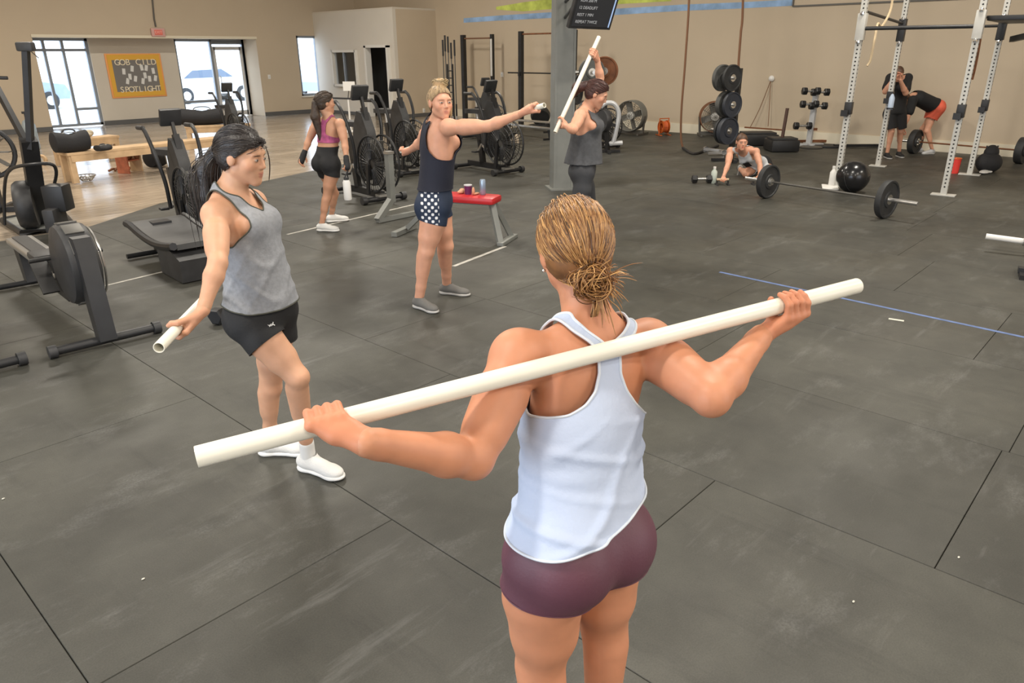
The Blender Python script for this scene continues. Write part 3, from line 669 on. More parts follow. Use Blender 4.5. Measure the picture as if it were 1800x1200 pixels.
MB().prism([(0, 0), (.14, 0), (.12, .3), (-.02, .3)], (0, .15, .04), (1, 0, 0), (0, 0, 1), (0, 1, 0), .18).build('rear_leg', BLACK, r)
MB().cyl((.03, -.12, .035), (.03, .62, .035), .025).build('rear_foot', BLACK, r)
MB().prism([(.75, 0), (1.25, 0), (1.27, .20), (1.05, .26), (.72, .22)], (0, -.04, 0.01), (1, 0, 0), (0, 0, 1), (0, 1, 0), .58).build('front_housing', BLACKP, r)

# ---- cable ski trainer and its neighbour at the far left
g = G(78, 413); r = thing('ski_trainer', 'tall black cable ski trainer standing at the left in front of the storefront', 'exercise machine', (g[0], g[1], 0), yaw(-FW)+.1)
def toL(w, base=g, a=yaw(-FW)+.1):
    d = A(w)-A((base[0], base[1], 0)); c, s = math.cos(-a), math.sin(-a); return A((d[0]*c-d[1]*s, d[0]*s+d[1]*c, d[2]))
Dg = g@FW
top = toL(P(45, 82, Dg)); mid = toL(P(54, 262, Dg)); low = toL(P(66, 395, Dg))
MB().bar(mid, top, .055, .07).build('mast', BLACK, r)
MB().bar(toL(G(73, 400)), mid+A((0, 0, .1)), .16, .11).build('lower_column', BLACK, r)
MB().box(top, (.10, .16, .09), bev=.02).build('top_pulley_box', BLACKP, r)
MB().bar(toL(P(-35, 100, Dg+.3)), toL(P(52, 262, Dg)), .05, .07).build('brace', BLACK, r)
MB().tube([top, toL(P(68, 102, Dg+.5)), ], .006, 5).build('cord', CHAIN, r)
fwc = toL(P(46, 360, Dg+.15)); MB().lathe([(0, -.09), (.24, -.09), (.27, -.05), (.27, .05), (.24, .09), (0, .09)], fwc, toL(RT+FW*.5+A((g[0], g[1], 0))), 32).build('flywheel', BLACKP, r)
hx = toL(P(102, 347, Dg-.1)); MB().box(hx, (.22, .22, .28), bev=.02).build('drive_housing', BLACK, r)
MB().tube(catmull([toL(P(8, 395, Dg+.2)), toL(P(8, 330, Dg+.2)), toL(P(16, 300, Dg)), toL(P(45, 290, Dg-.15)), toL(P(88, 288, Dg-.1)), toL(P(99, 302, Dg)), toL(P(94, 330, Dg+.1))], 5), .018, 8).build('handle_bar', BLACK, r)
pts = [toL(G(x, y)) for x, y in ((5, 392), (40, 415), (132, 402), (105, 372))]
MB().tube([p+A((0, 0, .035)) for p in pts+[pts[0]]], .035, 8).build('base_frame', BLACK, r)
MB().prism([(p[0], p[1]) for p in pts], (0, 0, .02), (1, 0, 0), (0, 1, 0), (0, 0, 1), .03).build('base_plate', GREYM, r)
MB().box(toL(P(98, 385, Dg-.2)), (.3, .12, .25), bev=.02).build('front_foot_cover', BLACKP, r)
g2 = G(2, 372); r = thing('fan_bike', 'dark exercise machine cut off at the left edge behind the ski trainer', 'exercise machine', (g2[0], g2[1], 0), yaw(-FW)+.2)
c = A((0, 0, .75)); MB().torus(c, (1, .3, 0), .31, .03, 32, 8).build('fan_rim', BLACK, r)
mb = MB()
for k in range(10):
    a = 2*math.pi*k/10; d = A((0, math.cos(a), math.sin(a))); mb.bar(c+d*.04, c+d*.29, .12, .01)
mb.build('fan_blades', CHAIN, r)
MB().bar((0, 0, 0.05), (0, 0, .4), .08, .08).bar((0, -.35, .03), (0, .35, .03), .06, .06).bar((-.4, 0, .03), (.4, 0, .03), .06, .06).build('base_frame', BLACK, r)
MB().tube(catmull([(0, -.1, 1.1), (.02, -.12, 1.4), (.1, .1, 1.62), (.1, .5, 1.63)], 5), .022, 8).build('handle_arm', BLACK, r)
MB().tube([(0, .0, 1.1), (0, .15, 1.5)], .022, 8).build('handle_arm', BLACK, r)

# ---- benches, bags, jug and stool on the laminate
def table(name, label, a, b, w, h, m=WOOD, t=.045, legs=True):
    a = A(a); b = A(b); d = unit(b-a); n = A((-d[1], d[0], 0)); Lh = np.linalg.norm((b-a)[:2])
    r = thing(name, label, 'bench', ((a+b)/2)[:2].tolist()+[0], yaw(d), 'plywood benches')
    MB().box((0, 0, h-t/2), (Lh, w, t), bev=.006).build('top', m, r)
    MB().box((0, w/2-.02, h-t-.05), (Lh-.1, .03, .10)).box((0, -w/2+.02, h-t-.05), (Lh-.1, .03, .10)).build('apron', m, r)
    for sx in (-1, 1):
        for sy in (-1, 1): MB().box((sx*(Lh/2-.06), sy*(w/2-.05), (h-t)/2), (.09, .07, h-t-.002)).build('leg', m, r)
    return r
# front long bench (top edge line y 282 -> 250)
def floor_under(x, y, h): return G(x, y, h)[:2].tolist()+[0]
fa = floor_under(108, 268, .47); fb = floor_under(430, 236, .47)
table('plywood_bench', 'long pale plywood bench in front with a black duffel on its left end', fa, fb, .38, .47)
fa2 = floor_under(95, 246, .47); fb2 = floor_under(200, 236, .47)
table('plywood_bench', 'short pale plywood bench behind the black duffel', fa2, fb2, .36, .46)
fa3 = floor_under(325, 221, .47); fb3 = floor_under(440, 217, .47)
table('plywood_bench', 'far pale plywood bench by the glass with a dark bag on it', fa3, fb3, .36, .47)
def duffel(x, y, D_, w, h, dpt, label, rz, z):
    c = G(x, y, z); r = thing('duffel_bag', label, 'bag', (c[0], c[1], z), rz)
    mb = MB(); prof = [(0, -w/2), (h*.30, -w/2), (h*.46, -w*.46), (h*.5, -w*.3), (h*.52, 0), (h*.5, w*.3), (h*.46, w*.46), (h*.30, w/2), (0, w/2)]
    mb.lathe(prof, (0, 0, h*.5), (1, 0, 0), 20)
    mb.v = [(v[0], v[1]*dpt/h, max(0.002, v[2]*(1-.12*math.cos(v[0]/w*6)))) for v in mb.v]
    mb.build('bag_body', BAGM, r)
    MB().tube(catmull([(-w*.2, 0, h*.9), (-w*.12, 0, h*1.12), (w*.12, 0, h*1.12), (w*.2, 0, h*.9)], 5), .012, 6).build('carry_handle', BLACKP, r)
    MB().tube([(-w*.42, -.02, h*.93), (0, -.02, h*1.0), (w*.42, -.02, h*.93)], .006, 5).build('zip', STEEL, r); return r
duffel(128, 267, 0, .54, .30, .30, 'black duffel bag lying on the left end of the long bench', yaw(fb-A(fa) if False else A(fb)-A(fa)), .471)
duffel(182, 265, 0, .22, .09, .2, 'small flat black pouch on the long bench beside the duffel', .3, .471)
duffel(359, 219, 0, .95, .32, .36, 'dark grey duffel bag on the far bench by the glass', yaw(A(fb3)-A(fa3)), .471)
duffel(412, 219, 0, .26, .16, .24, 'small dark bag at the right end of the far bench', .2, .471)
duffel(277, 293, 0, .38, .30, .30, 'round black bag on the laminate beside the red stool', .5, .0)
c = G(207, 245, .47); r = thing('towel', 'small beige towel heap on the short bench behind the duffel', 'towel', ((fa2[0]+fb2[0])/2, (fa2[1]+fb2[1])/2, .461))
MB().ell((0, 0, .05), (.14, .1, .05), n=14, m=8).ell((.1, .04, .07), (.08, .06, .06), n=12, m=8).build('cloth', mat('beige cloth', (.42, .36, .26), .9, bump=.5, bscale=40), r)
jg = G(60, 262); jg = A((jg[0], jg[1], 0)); r = thing('gas_cylinder', 'tall pale steel cylinder with a black valve by the left wall', 'cylinder', jg)
hj = P(60, 220, jg@FW)[2]; MB().lathe([(0, 0), (.12, 0), (.13, .02), (.13, hj), (.09, hj+.09), (.04, hj+.12), (0, hj+.12)], n=20).build('tank', mat('pale blue steel', (.42, .50, .56), .35, .5), r)
MB().cyl((0, 0, hj+.11), (0, 0, hj+.24), .035).box((0, 0, hj+.26), (.14, .05, .05), bev=.01).build('valve', BLACK, r)
st = G(230, 302); r = thing('step_stool', 'small red topped wooden step stool standing before the long bench', 'stool', (st[0], st[1], 0), .45)
MB().box((0, 0, .40), (.34, .26, .03), bev=.006).build('top', WOODR, r)
for s in (-1, 1): MB().box((s*.15, 0, .19), (.03, .24, .39)).build('side_panel', WOOD if s > 0 else WOODR, r)
MB().box((0, 0, .2), (.28, .2, .02)).build('shelf', WOODR, r)
mb = MB()
for k in range(5): mb.ell((random.uniform(-.1, .1), random.uniform(-.1, .1), .26), (.05, .04, .05), n=10, m=6)
tagit(mb.build('stored_bands', BROWN, r))
sc = G(213, 300); r = thing('sandals', 'dark strap heap on the laminate left of the red stool', 'straps', (sc[0], sc[1], 0))
r['category'] = 'strap'; r.name = 'lifting_strap'
MB().tube(catmull([(-.2, 0, .02), (-.1, .05, .04), (0, -.03, .03), (.1, .04, .05), (.2, 0, .02)], 6), .02, 8).tube(catmull([(-.12, -.06, .02), (0, .05, .06), (.14, -.04, .02)], 6), .018, 8).build('webbing', BROWN, r)
bk = G(153, 318); r = thing('wire_basket', 'small grey wire dish alone on the laminate floor', 'dish', (bk[0], bk[1], 0))
mb = MB(); [mb.torus((0, 0, z), (0, 0, 1), R_, .008, 24, 5) for R_, z in ((.14, .09), (.11, .05), (.07, .012))]
for k in range(14):
    a = 2*math.pi*k/14; mb.tube([(.07*math.cos(a), .07*math.sin(a), .01), (.14*math.cos(a), .14*math.sin(a), .09)], .006, 5)
mb.build('wire_frame', STEEL, r)
c = G(86, 275, .0); r = thing('coiled_strap', 'small tan coil lying near the left foot of the long bench', 'strap', (G(76, 290)[0], G(76, 290)[1], 0)); MB().torus((0, 0, .09), FW, .08, .025, 20, 8).torus((0, .02, .10), FW+RT*.2, .06, .02, 20, 8).build('webbing', WOOD, r)

# ---- office-front gear: beam scale like stand
sg = G(617, 232); sg = A((sg[0], sg[1], 0)); Ds = sg@FW; r = thing('scale_stand', 'white upright stand with a cross bar in front of the office window', 'stand', sg)
zt_ = P(617, 172, Ds)[2]; MB().cyl((0, 0, .02), (0, 0, zt_), .025).build('pole', WHITE, r); MB().box((0, 0, .02), (.5, .4, .04), bev=.01).build('foot', WHITE, r)
MB().bar(-RT*.45+A((0, 0, zt_)), RT*.35+A((0, 0, zt_-.03)), .05, .04).build('cross_bar', BLACK, r)
MB().box(A((0, 0, zt_+.28))+RT*.05, (.3, .05, .22), [[RT[0], -RT[1], 0], [RT[1], RT[0], 0], [0, 0, 1]]).build('paper_sheet', WHITE, r); MB().cyl((0, 0, zt_), A((0, 0, zt_+.3))+RT*.05, .012).build('sheet_holder', CHAIN, r)

# ---- red bench with frame
bc = G(838, 398); Dr = bc@FW
def bench():
    a = G(800, 343, .46); b_ = G(876, 348, .46); d = unit((b_-a)*A((1, 1, 0))); cen = (a+b_)/2
    r = thing('weight_bench', 'low red padded weight bench behind the navy clad woman', 'bench', (cen[0], cen[1], 0), yaw(d))
    Lb = np.linalg.norm((b_-a)[:2])
    MB().box((-.12, 0, .44), (Lb+.22, .27, .075), bev=.03).build('pad', RED, r)
    MB().box((-.12, 0, .395), (Lb+.1, .08, .03)).build('under_frame', GREYM, r)
    for s in (-1, 1):
        MB().bar((Lb/2-.06, s*.03, .40), (Lb/2+.08, s*.16, .02), .06, .05).build('leg', GREYM, r)
    MB().box((Lb/2+.10, 0, .02), (.07, .44, .04), bev=.006).build('cross_foot', GREYM, r)
    MB().bar((-.5, 0, .38), (-.85, 0, .06), .06, .05).build('brace', GREYM, r); MB().box((-.9, 0, .03), (.07, .46, .05)).build('cross_foot', GREYM, r)
    return cen, d
cen, bd = bench()
# separate bent post left of the navy woman
pb_ = G(665, 392); Dp = pb_@FW; r = thing('bent_post_stand', 'grey bent steel post standing left of the navy clad woman', 'stand', (pb_[0], pb_[1], 0))
o_ = A((pb_[0], pb_[1], 0)); V_ = [P(683, 268, Dp+.25)-o_, P(688, 350, Dp+.25)-o_, G(664, 392)-o_+A((0, 0, .03))]
MB().bar(V_[1]-A((0, 0, .03)), V_[0], .075, .075).build('post', GREYM, r); MB().bar(V_[2], V_[1], .07, .07).build('kicked_leg', GREYM, r)
MB().bar(V_[2]+A((0, 0, 0)), V_[2]+unit(G(760, 372)-G(664, 392))*.9, .06, .05).build('base_bar', GREYM, r)
MB().box(V_[0], (.09, .09, .03)).build('cap', STEEL, r)
def onbench(x, y): p = G(x, y, .478); return (p[0], p[1], .478)
r = thing('drink_can', 'silver blue drink can on the red bench', 'can', onbench(849, 342)); MB().lathe([(0, 0), (.026, 0), (.033, .012), (.033, .145), (.027, .16), (.024, .16), (0, .155)], n=20).build('can_body', SILVERB, r); MB().box((0, 0, .158), (.02, .01, .003)).build('pull_tab', STEEL, r)
r = thing('drink_cup', 'purple and clear cup with a lid on the red bench', 'cup', onbench(823, 341)); MB().lathe([(0, 0), (.035, 0), (.042, .09), (.04, .09), (0, .02)], n=16).build('cup_body', mat('purple plastic', (.12, .02, .09), .4), r); MB().cyl((0, 0, .09), (0, 0, .10), .045).build('lid', LGREY, r)
r = thing('hand_wrap', 'peach coloured wrap heap on the red bench next to the cup', 'wrap', onbench(811, 340)); MB().ell((0, 0, .02), (.05, .03, .02), n=12, m=8).ell((.03, .02, .03), (.03, .03, .02), n=10, m=6).build('cloth', mat('peach cloth', (.65, .33, .2), .9), r)
r = thing('hand_wrap', 'small pale wrap on the red bench between cup and can', 'wrap', onbench(837, 342)); MB().ell((0, 0, .012), (.05, .02, .012), n=12, m=8).ell((-.04, 0, .045), (.018, .015, .04), n=10, m=6).build('cloth', MATS['peach cloth'], r)

# ---- stray dumbbells at left
def dumbbell(p, rz, label, s=1., m=BLACK, group=None):
    r = thing('dumbbell', label, 'dumbbell', (p[0], p[1], .055*s), rz, group)
    MB().cyl((-.06*s, 0, 0), (.06*s, 0, 0), .016*s, n=10).build('handle', STEEL, r)
    for k in (-1, 1): MB().lathe([(0, 0), (.045*s, 0), (.055*s, .01*s), (.055*s, .055*s), (.045*s, .065*s), (0, .065*s)], (k*.06*s, 0, 0), (k, 0, 0), 6).build('head', m, r)
    return r
dumbbell(G(400, 561), .5, 'black dumbbell on the mat left of the black shorts', 1.2)
dumbbell(G(1233, 322), yaw(RT), 'black dumbbell with pale face beside the clear bottle', 1.2)

# ---- wall fans, small orange heater, ropes
def drum_fan(c, ax, R, label, m, rim, depth=.3):
    r = thing('drum_fan', label, 'fan', (c[0], c[1], 0)); h = c[2]; ax = unit(ax)
    MB().lathe([(R, -depth/2), (R*1.02, 0), (R, depth/2), (R*.96, depth/2), (R*.98, 0), (R*.96, -depth/2), (R, -depth/2)], (0, 0, h), ax, 40).build('drum', rim, r)
    mb = MB()
    for s in (-1, 1):
        for q_ in range(1, 9): mb.torus(ax*s*depth*.5+A((0, 0, h)), ax, R*q_/8.3, .004, 32, 4)
        u, w_ = perp(ax)
        for k in range(12):
            a = math.pi*2*k/12; d = math.cos(a)*u+math.sin(a)*w_; mb.tube([ax*s*depth*.5+A((0, 0, h)), ax*s*depth*.5+A((0, 0, h))+d*R], .004, 4, False)
    mb.build('guard', m, r)
    mb = MB(); u, w_ = perp(ax)
    for k in range(4):
        a = math.pi*k/2+.3; d = math.cos(a)*u+math.sin(a)*w_; t_ = np.cross(ax, d); t2 = unit(t_+ax*.5)
        mb.box(A((0, 0, h))+d*R*.5, (R*.8, R*.42, .01), np.stack([d, t2, np.cross(d, t2)], 1))
    mb.build('blade', m, r); MB().lathe([(0, -.1), (.09, -.08), (.09, .08), (0, .1)], (0, 0, h), ax, 16).build('hub', WHITE, r)
    t_ = np.cross(ax, UP)
    mb = MB()
    for s in (-1, 1): mb.bar(t_*s*R+A((0, 0, h)), t_*s*R*.9+A((0, 0, .04)), .04, .04); mb.bar(t_*s*R*.9-ax*.3+A((0, 0, .03)), t_*s*R*.9+ax*.3+A((0, 0, .03)), .04, .04)
    mb.bar(-t_*R*.9+A((0, 0, .06)), t_*R*.9+A((0, 0, .06)), .05, .08); mb.build('stand', CHAIN, r); return r
fb_ = G(1108, 236); Df = fb_@FW; fc = P(1110, 203, Df)
drum_fan(fc, -FW*.8-RT*.55, abs(P(1110, 176, Df)[2]-fc[2]), 'big grey drum fan on the floor against the long wall', mat('fan mesh grey', (.16, .155, .14), .5, .4), GREYM)
fb_ = G(1248, 243); Df = fb_@FW+.5; fc = P(1256, 205, Df)
drum_fan(fc, -FW-RT*.1, abs(P(1256, 178, Df)[2]-fc[2]), 'brown rimmed drum fan behind the stacked plate tree', MATS['fan mesh grey'], BROWN)
hc = G(1166, 238); r = thing('cord_reel', 'small orange cord reel on the floor by the wall', 'reel', (hc[0], hc[1], 0), .3)
MB().lathe([(.14, -.09), (.15, -.09), (.15, -.07), (.08, -.07), (.08, .07), (.15, .07), (.15, .09), (.14, .09)], (0, 0, .2), RT, 24).build('spool', ORANGE, r)
MB().torus((0, 0, .2), RT, .10, .03, 24, 8).torus(RT*.04+A((0, 0, .2)), RT, .11, .025, 24, 8).torus(RT*-.04+A((0, 0, .2)), RT, .11, .025, 24, 8).build('cord', mat('orange cord', (.6, .12, .03), .6), r)
MB().bar(-RT*.12, -RT*.12+A((0, 0, .4)), .02, .02).bar(RT*.12, RT*.12+A((0, 0, .4)), .02, .02).bar(-RT*.13+A((0, 0, .39)), RT*.13+A((0, 0, .39)), .02, .02).bar(-RT*.12-FW*.15+A((0, 0, .015)), -RT*.12+FW*.15+A((0, 0, .015)), .02, .02).bar(RT*.12-FW*.15+A((0, 0, .015)), RT*.12+FW*.15+A((0, 0, .015)), .02, .02).build('stand', ORANGE, r)
Dq = 12.6
r1 = [P(1213, -420, Dq), P(1212, -60, Dq), P(1205, 100, Dq), P(1198, 200, Dq)]
ge = [G(1200, 262)+A((0, 0, .03)), G(1218, 272)+A((0, 0, .025)), G(1236, 268)+A((0, 0, .025)), G(1262, 258)+A((0, 0, .025))]
Dk = ge[0]@FW
r1 = [A((p[0], p[1], min(p[2], ZC-.05))) for p in [P(1213, -300, Dk), P(1212, -30, Dk), P(1205, 100, Dk), P(1198, 190, Dk), P(1197, 240, Dk)]]
r = thing('climbing_rope', 'brown climbing rope with a dark tail curling onto the floor, the left of the two', 'rope', (r1[0][0], r1[0][1], 0))
o_ = A((r1[0][0], r1[0][1], 0)); MB().tube([p-o_ for p in catmull(r1+ge[:1], 8)], .022, 8).build('rope_length', ROPE, r); MB().tube([p-o_ for p in catmull(ge, 8)], .025, 8).build('dark_tail', ROPED, r)
Dk2 = 15.2; r2 = [P(1309, -300, Dk2), P(1306, 0, Dk2), P(1302, 60, Dk2), P(1298, 118, Dk2), P(1296, 200, Dk2)]
r2[0][2] = min(r2[0][2], ZC-.05); r = thing('climbing_rope', 'brown climbing rope hanging straight behind the stacked plates', 'rope', (r2[0][0], r2[0][1], 0))
o_ = A((r2[0][0], r2[0][1], 0)); MB().tube([p-o_ for p in catmull(r2, 8)], .024, 8).build('rope_length', ROPE, r)

# ---- plate tree
tb = G(1284, 283); Dt = tb@FW; r = thing('plate_tree', 'black plate tree stacked with bumper plates behind the kneeling woman', 'rack', (tb[0], tb[1], 0))
tz = P(1285, 120, Dt)[2]; MB().box((0, 0, tz/2), (.08, .08, tz)).build('post', BLACK, r)
MB().bar(-RT*.35+A((0, 0, .03)), RT*.35+A((0, 0, .03)), .07, .05).bar(-FW*.3+A((0, 0, .03)), FW*.3+A((0, 0, .03)), .07, .05).build('base', BLACK, r)
tax = unit(-FW*.85+RT*.5)
PL = ((1287, 137, 22, .05, 0), (1270, 137, 22, .07, 1), (1287, 184, 21.5, .06, 2), (1276, 183, 22, .09, 3), (1279, 230, 23.5, .09, 4), (1272, 229, 23, .05, 5))
labs = ['black bumper plate facing front on the top arm of the plate tree', 'worn bumper plate behind the front one on the top arm', 'blue black bumper plate on the middle arm of the plate tree', 'worn grey bumper plate behind on the middle arm', 'thick black bumper plate low on the plate tree behind her head', 'black bumper plate at the back of the lowest arm']
for (x, y, rr_, w, k) in PL:
    front = k % 2 == 0; D_ = Dt-(.30 if front else .16)
    pp = P(x, y, D_); R_ = rr_*(D_*.93)/1280*1.03
    bumper('bumper_plate', labs[k], R_, w, pp, tax, [RUBBER, mat('worn bumper', (.075, .075, .07), .7, var=.4, vscale=8), mat('blue black bumper', (.028, .032, .042), .55, var=.2)][(0, 1, 2, 1, 2, 0)[k]], 'plates on the plate tree', hub=CHROME)
for y in (137, 184, 230):
    fp = [P(x, y_, Dt-.30) for x, y_, *_r in PL if y_ == y and _r[-1] % 2 == 0][0]-A((tb[0], tb[1], 0)); MB().cyl(fp-tax*.38, fp+tax*.07, .024).cyl(A((0, 0, fp[2])), fp-tax*.36, .03).build('storage_peg', STEEL, r)
# low pieces around the tree
def lump(x, y, label, kind, cat, fn):
    g = G(x, y); r = thing(kind, label, cat, (g[0], g[1], 0)); fn(r); return r
lump(1258, 272, 'chrome and black floor trolley left of the kneeling woman', 'plate_trolley', 'trolley', lambda r: (MB().bar(-RT*.25+A((0, 0, .12)), RT*.28+A((0, 0, .05)), .05, .05).bar(-RT*.2-FW*.15+A((0, 0, .05)), RT*.2-FW*.1+A((0, 0, .05)), .05, .04).build('frame', STEEL, r), MB().lathe([(0, -.02), (.06, -.02), (.06, .02), (0, .02)], -RT*.2+A((0, 0, .10)), FW, 14).lathe([(0, -.02), (.05, -.02), (.05, .02), (0, .02)], RT*.12-FW*.12+A((0, 0, .06)), FW, 14).build('wheel', CHROME, r)))
def sled(r, w=.9, post=True):
    MB().box((0, 0, .12), (w, .55, .22), [[RT[0], -RT[1], 0], [RT[1], RT[0], 0], [0, 0, 1]], bev=.03).build('pad_stack', BLACK, r)
    if post: MB().bar((0, 0, .2), A((0, 0, .82))+RT*.03, .05, .05).build('post', mat('dark brown steel', (.07, .035, .025), .6), r)
    MB().box(RT*0+A((0, 0, .25)), (w*.9, .4, .03), [[RT[0], -RT[1], 0], [RT[1], RT[0], 0], [0, 0, 1]]).build('top_plate', BLACKP, r)
lump(1372, 265, 'black push sled with a single brown post by the long wall', 'push_sled', 'sled', lambda r: sled(r, .55))
lump(1330, 254, 'second black sled with red edged top just behind the posted one', 'push_sled', 'sled', lambda r: (sled(r, .75, False), MB().bar(-RT*.3+A((0, 0, .36)), RT*.5+A((0, 0, .30)), .03, .03).build('red_handle', BROWN, r)))
lump(1455, 258, 'flat dark plate on the floor under the dumbbell tree', 'floor_plate', 'weight plate', lambda r: MB().lathe([(0, 0), (.26, 0), (.27, .02), (.25, .04), (0, .04)], n=24).build('disc', RUBBER, r))
lump(1425, 260, 'flat grey disc leaning low near the dumbbell tree base', 'floor_plate', 'weight plate', lambda r: MB().lathe([(0, 0), (.22, 0), (.23, .02), (.2, .035), (0, .035)], n=24).build('disc', CHAIN, r))
def bars(r):
    MB().bar(-RT*.5+A((0, 0, .05)), RT*.75+A((0, 0, .05)), .06, .05).build('bar', BROWN, r)
lump(1425, 252, 'low reddish bar lying along the wall under the dumbbell tree', 'floor_bar', 'bar', bars)
lump(1512, 259, 'low dark bar lying along the wall right of the dumbbell tree', 'floor_bar', 'bar', lambda r: MB().bar(-RT*.55+A((0, 0, .04)), RT*.7+A((0, 0, .04)), .08, .05).build('bar', BLACK, r))
# dumbbell tree
db = G(1421, 257); Dd = db@FW; r = thing('dumbbell_tree', 'pale slanted dumbbell tree stand against the long wall', 'rack', (db[0], db[1], 0)); o_ = A((db[0], db[1], 0))
tp = P(1436, 156, Dd)-o_; MB().bar((0, 0, .05), tp, .10, .09).build('post', LGREY, r); MB().bar(-RT*.25+A((0, 0, .03)), RT*.3+A((0, 0, .03)), .08, .06).bar(FW*-.2+A((0, 0, .03)), FW*.2+A((0, 0, .03)), .08, .06).build('base', LGREY, r)
MB().bar(P(1421, 227, Dd)-o_, P(1436, 227, Dd)-o_, .05, .05).build('arm', BROWN, r)
DL = ((1426, 160, .0, 'upper left black dumbbell on the slanted tree'), (1442, 162, .0, 'upper right black dumbbell on the slanted tree'), (1423, 183, 0, 'middle left black dumbbell on the slanted tree'), (1438, 186, 0, 'middle right black dumbbell on the slanted tree'), (1411, 221, 0, 'lowest black dumbbell on the left of the slanted tree'))
for x, y, a, lb in DL:
    p = P(x, y, Dd-.15); d = dumbbell(p, yaw(RT), lb, 1.45, BLACK, 'dumbbells on the slanted tree'); d.location.z = p[2]
    MB().bar(p-o_+FW*.02, A((0, 0, p[2]))+tp*A((1, 1, 0))*p[2]/tp[2], .03, .03).build('cradle', LGREY, r)
# ---- barbells
def barbell(c, d, label, R, plates, plab, bar_m=STEEL, L=2.1, sleeve=.42, group=None, w=.06, grey=False):
    """c: middle of the bar on the floor plan, d: unit direction, plates: signs of loaded ends"""
    d = unit(A(d)*A((1, 1, 0))); r = thing('barbell', label, 'barbell', (c[0], c[1], R), yaw(d), group)
    s0 = L/2-sleeve
    MB().cyl((-s0, 0, 0), (s0, 0, 0), .0145, n=10).build('shaft', bar_m, r)
    for s in (-1, 1):
        MB().cyl((s*s0, 0, 0), (s*L/2, 0, 0), .025).build('sleeve', STEEL, r); MB().cyl((s*(s0-.012), 0, 0), (s*(s0+.012), 0, 0), .04).build('collar', STEEL, r)
    for s, lb, wd__ in plates: bumper('bumper_plate', lb, R, wd__, A(c)*A((1, 1, 0))+d*s*(s0+.02+wd__/2)+A((0, 0, R)), d, RUBBER, None, hub=CHROME)
p1, p2 = G(1347, 348), G(1553, 383); d_ = unit(p2-p1); cc = (p1+p2)/2
Rb = .225
barbell(cc, d_, 'barbell with two black plates on the floor in front of the kneeling woman', Rb, ((-1, 'black bumper plate on the left end of the barbell by the kneeling woman', .07), (1, 'black bumper plate on the right end of the barbell in front of the rack', .07)), None, CHAIN, L=2*(np.linalg.norm(p2-p1)/2-.055)+.84)
p1, p2 = G(1608, 270), G(1787, 287); d_ = unit(p2-p1); cc = (p1+p2)/2
barbell(cc, d_, 'barbell on the floor behind the rack that the bent over person lifts', Rb, ((-1, 'black bumper plate between the legs of the bent over person', .11), (1, 'black bumper plate at the right edge by the long wall', .12)), None, BROWN, L=2*(np.linalg.norm(p2-p1)/2-.07)+.9)
p1 = G(1735, 440); h_ = .34
e1, e2 = P(1733, 415, p1@FW), P(1830, 428, p1@FW-.25)
r = thing('barbell', 'bare barbell end on a low black stand at the right edge', 'barbell', e1)
MB().cyl((0, 0, 0), e2-e1, .028).build('sleeve', WHITE, r); MB().cyl((e2-e1)*.68, (e2-e1)*.74, .045).build('collar', STEEL, r)
g = G(1797, 484); r = thing('bar_stand', 'low black bar stand at the right edge', 'stand', (g[0], g[1], 0)); MB().bar((0, 0, .02), A((0, 0, e2[2]-.06)), .07, .07).bar(-RT*.08-FW*.15+A((0, 0, .02)), RT*.1+FW*.15+A((0, 0, .02)), .08, .04).build('post', BLACK, r)
# ---- squat rack
rk = {k: G(*v) for k, v in dict(a=(1470, 328), b=(1543, 292), c=(1658, 343), d=(1704, 307)).items()}
ctr = sum(rk.values())/4; exr = unit((rk['c']-rk['a'])+(rk['d']-rk['b'])); eyr = A((-exr[1], exr[0], 0))
wr = (np.linalg.norm(rk['c']-rk['a'])+np.linalg.norm(rk['d']-rk['b']))/2; dr = (abs((rk['b']-rk['a'])@eyr)+abs((rk['d']-rk['c'])@eyr))/2
r = thing('squat_rack', 'tall white perforated squat rack on four uprights at the right', 'rack', (ctr[0], ctr[1], 0), yaw(exr)); rz_ = yaw(exr)
def rl(w):
    d = A(w)-A((ctr[0], ctr[1], 0)); return A((d@exr, d@eyr, d[2]))
RP = {k: rl(v) for k, v in rk.items()}
RACKW = mat('pale rack enamel', (.52, .51, .47), .45, .1, var=.06); HOLE = mat('dark hole', (.02, .02, .02), .9)
HR = 3.5
for k, p in RP.items():
    u_ = upright(MB(), p[0], p[1], HR, .075).build('upright', RACKW, r)
    hm = MB()
    for q_ in range(64):
        z = .12+q_*.052
        for ax_, sg_ in (((0, 1), -1), ((1, 0), -1), ((1, 0), 1)):
            n_ = A((ax_[0], ax_[1], 0))*sg_; hm.cyl(A((p[0], p[1], z))+n_*.0365, A((p[0], p[1], z))+n_*.039, .0115, n=8)
    o = hm.build('bolt_hole', HOLE, u_); o['kind'] = 'stuff'
    MB().box((p[0], p[1], .008), (.30 if k in 'cd' else .26, .16, .014)).build('foot_plate', RACKW, u_)
def rlP(x, y, k): return rl(P(x, y, rk[k]@FW))
for k, (x, y) in dict(a=(1505, 190), b=(1562, 170), c=(1683, 195), d=(1727, 185)).items():
    z = rlP(x, y, k)[2]; p = RP[k]
    j = MB().box((p[0], p[1], z), (.10, .10, .17), bev=.008).build('j_cup', BLACK, r); MB().box((p[0]-.02, p[1]-.07, z-.09), (.09, .10, .03)).box((p[0]-.02, p[1]-.12, z-.06), (.09, .02, .08)).build('cup_lip', BLACK, j)
zc = {k: rlP(x, y, k)[2] for k, (x, y) in dict(a=(1535, 50), b=(1590, 46), c=(1718, 45), d=(1757, 42)).items()}
zb = zc['a']
MB().cyl((RP['a'][0], RP['a'][1], zb), (RP['c'][0], RP['c'][1], zb), .025).build('pull_up_bar', BLACK, r)
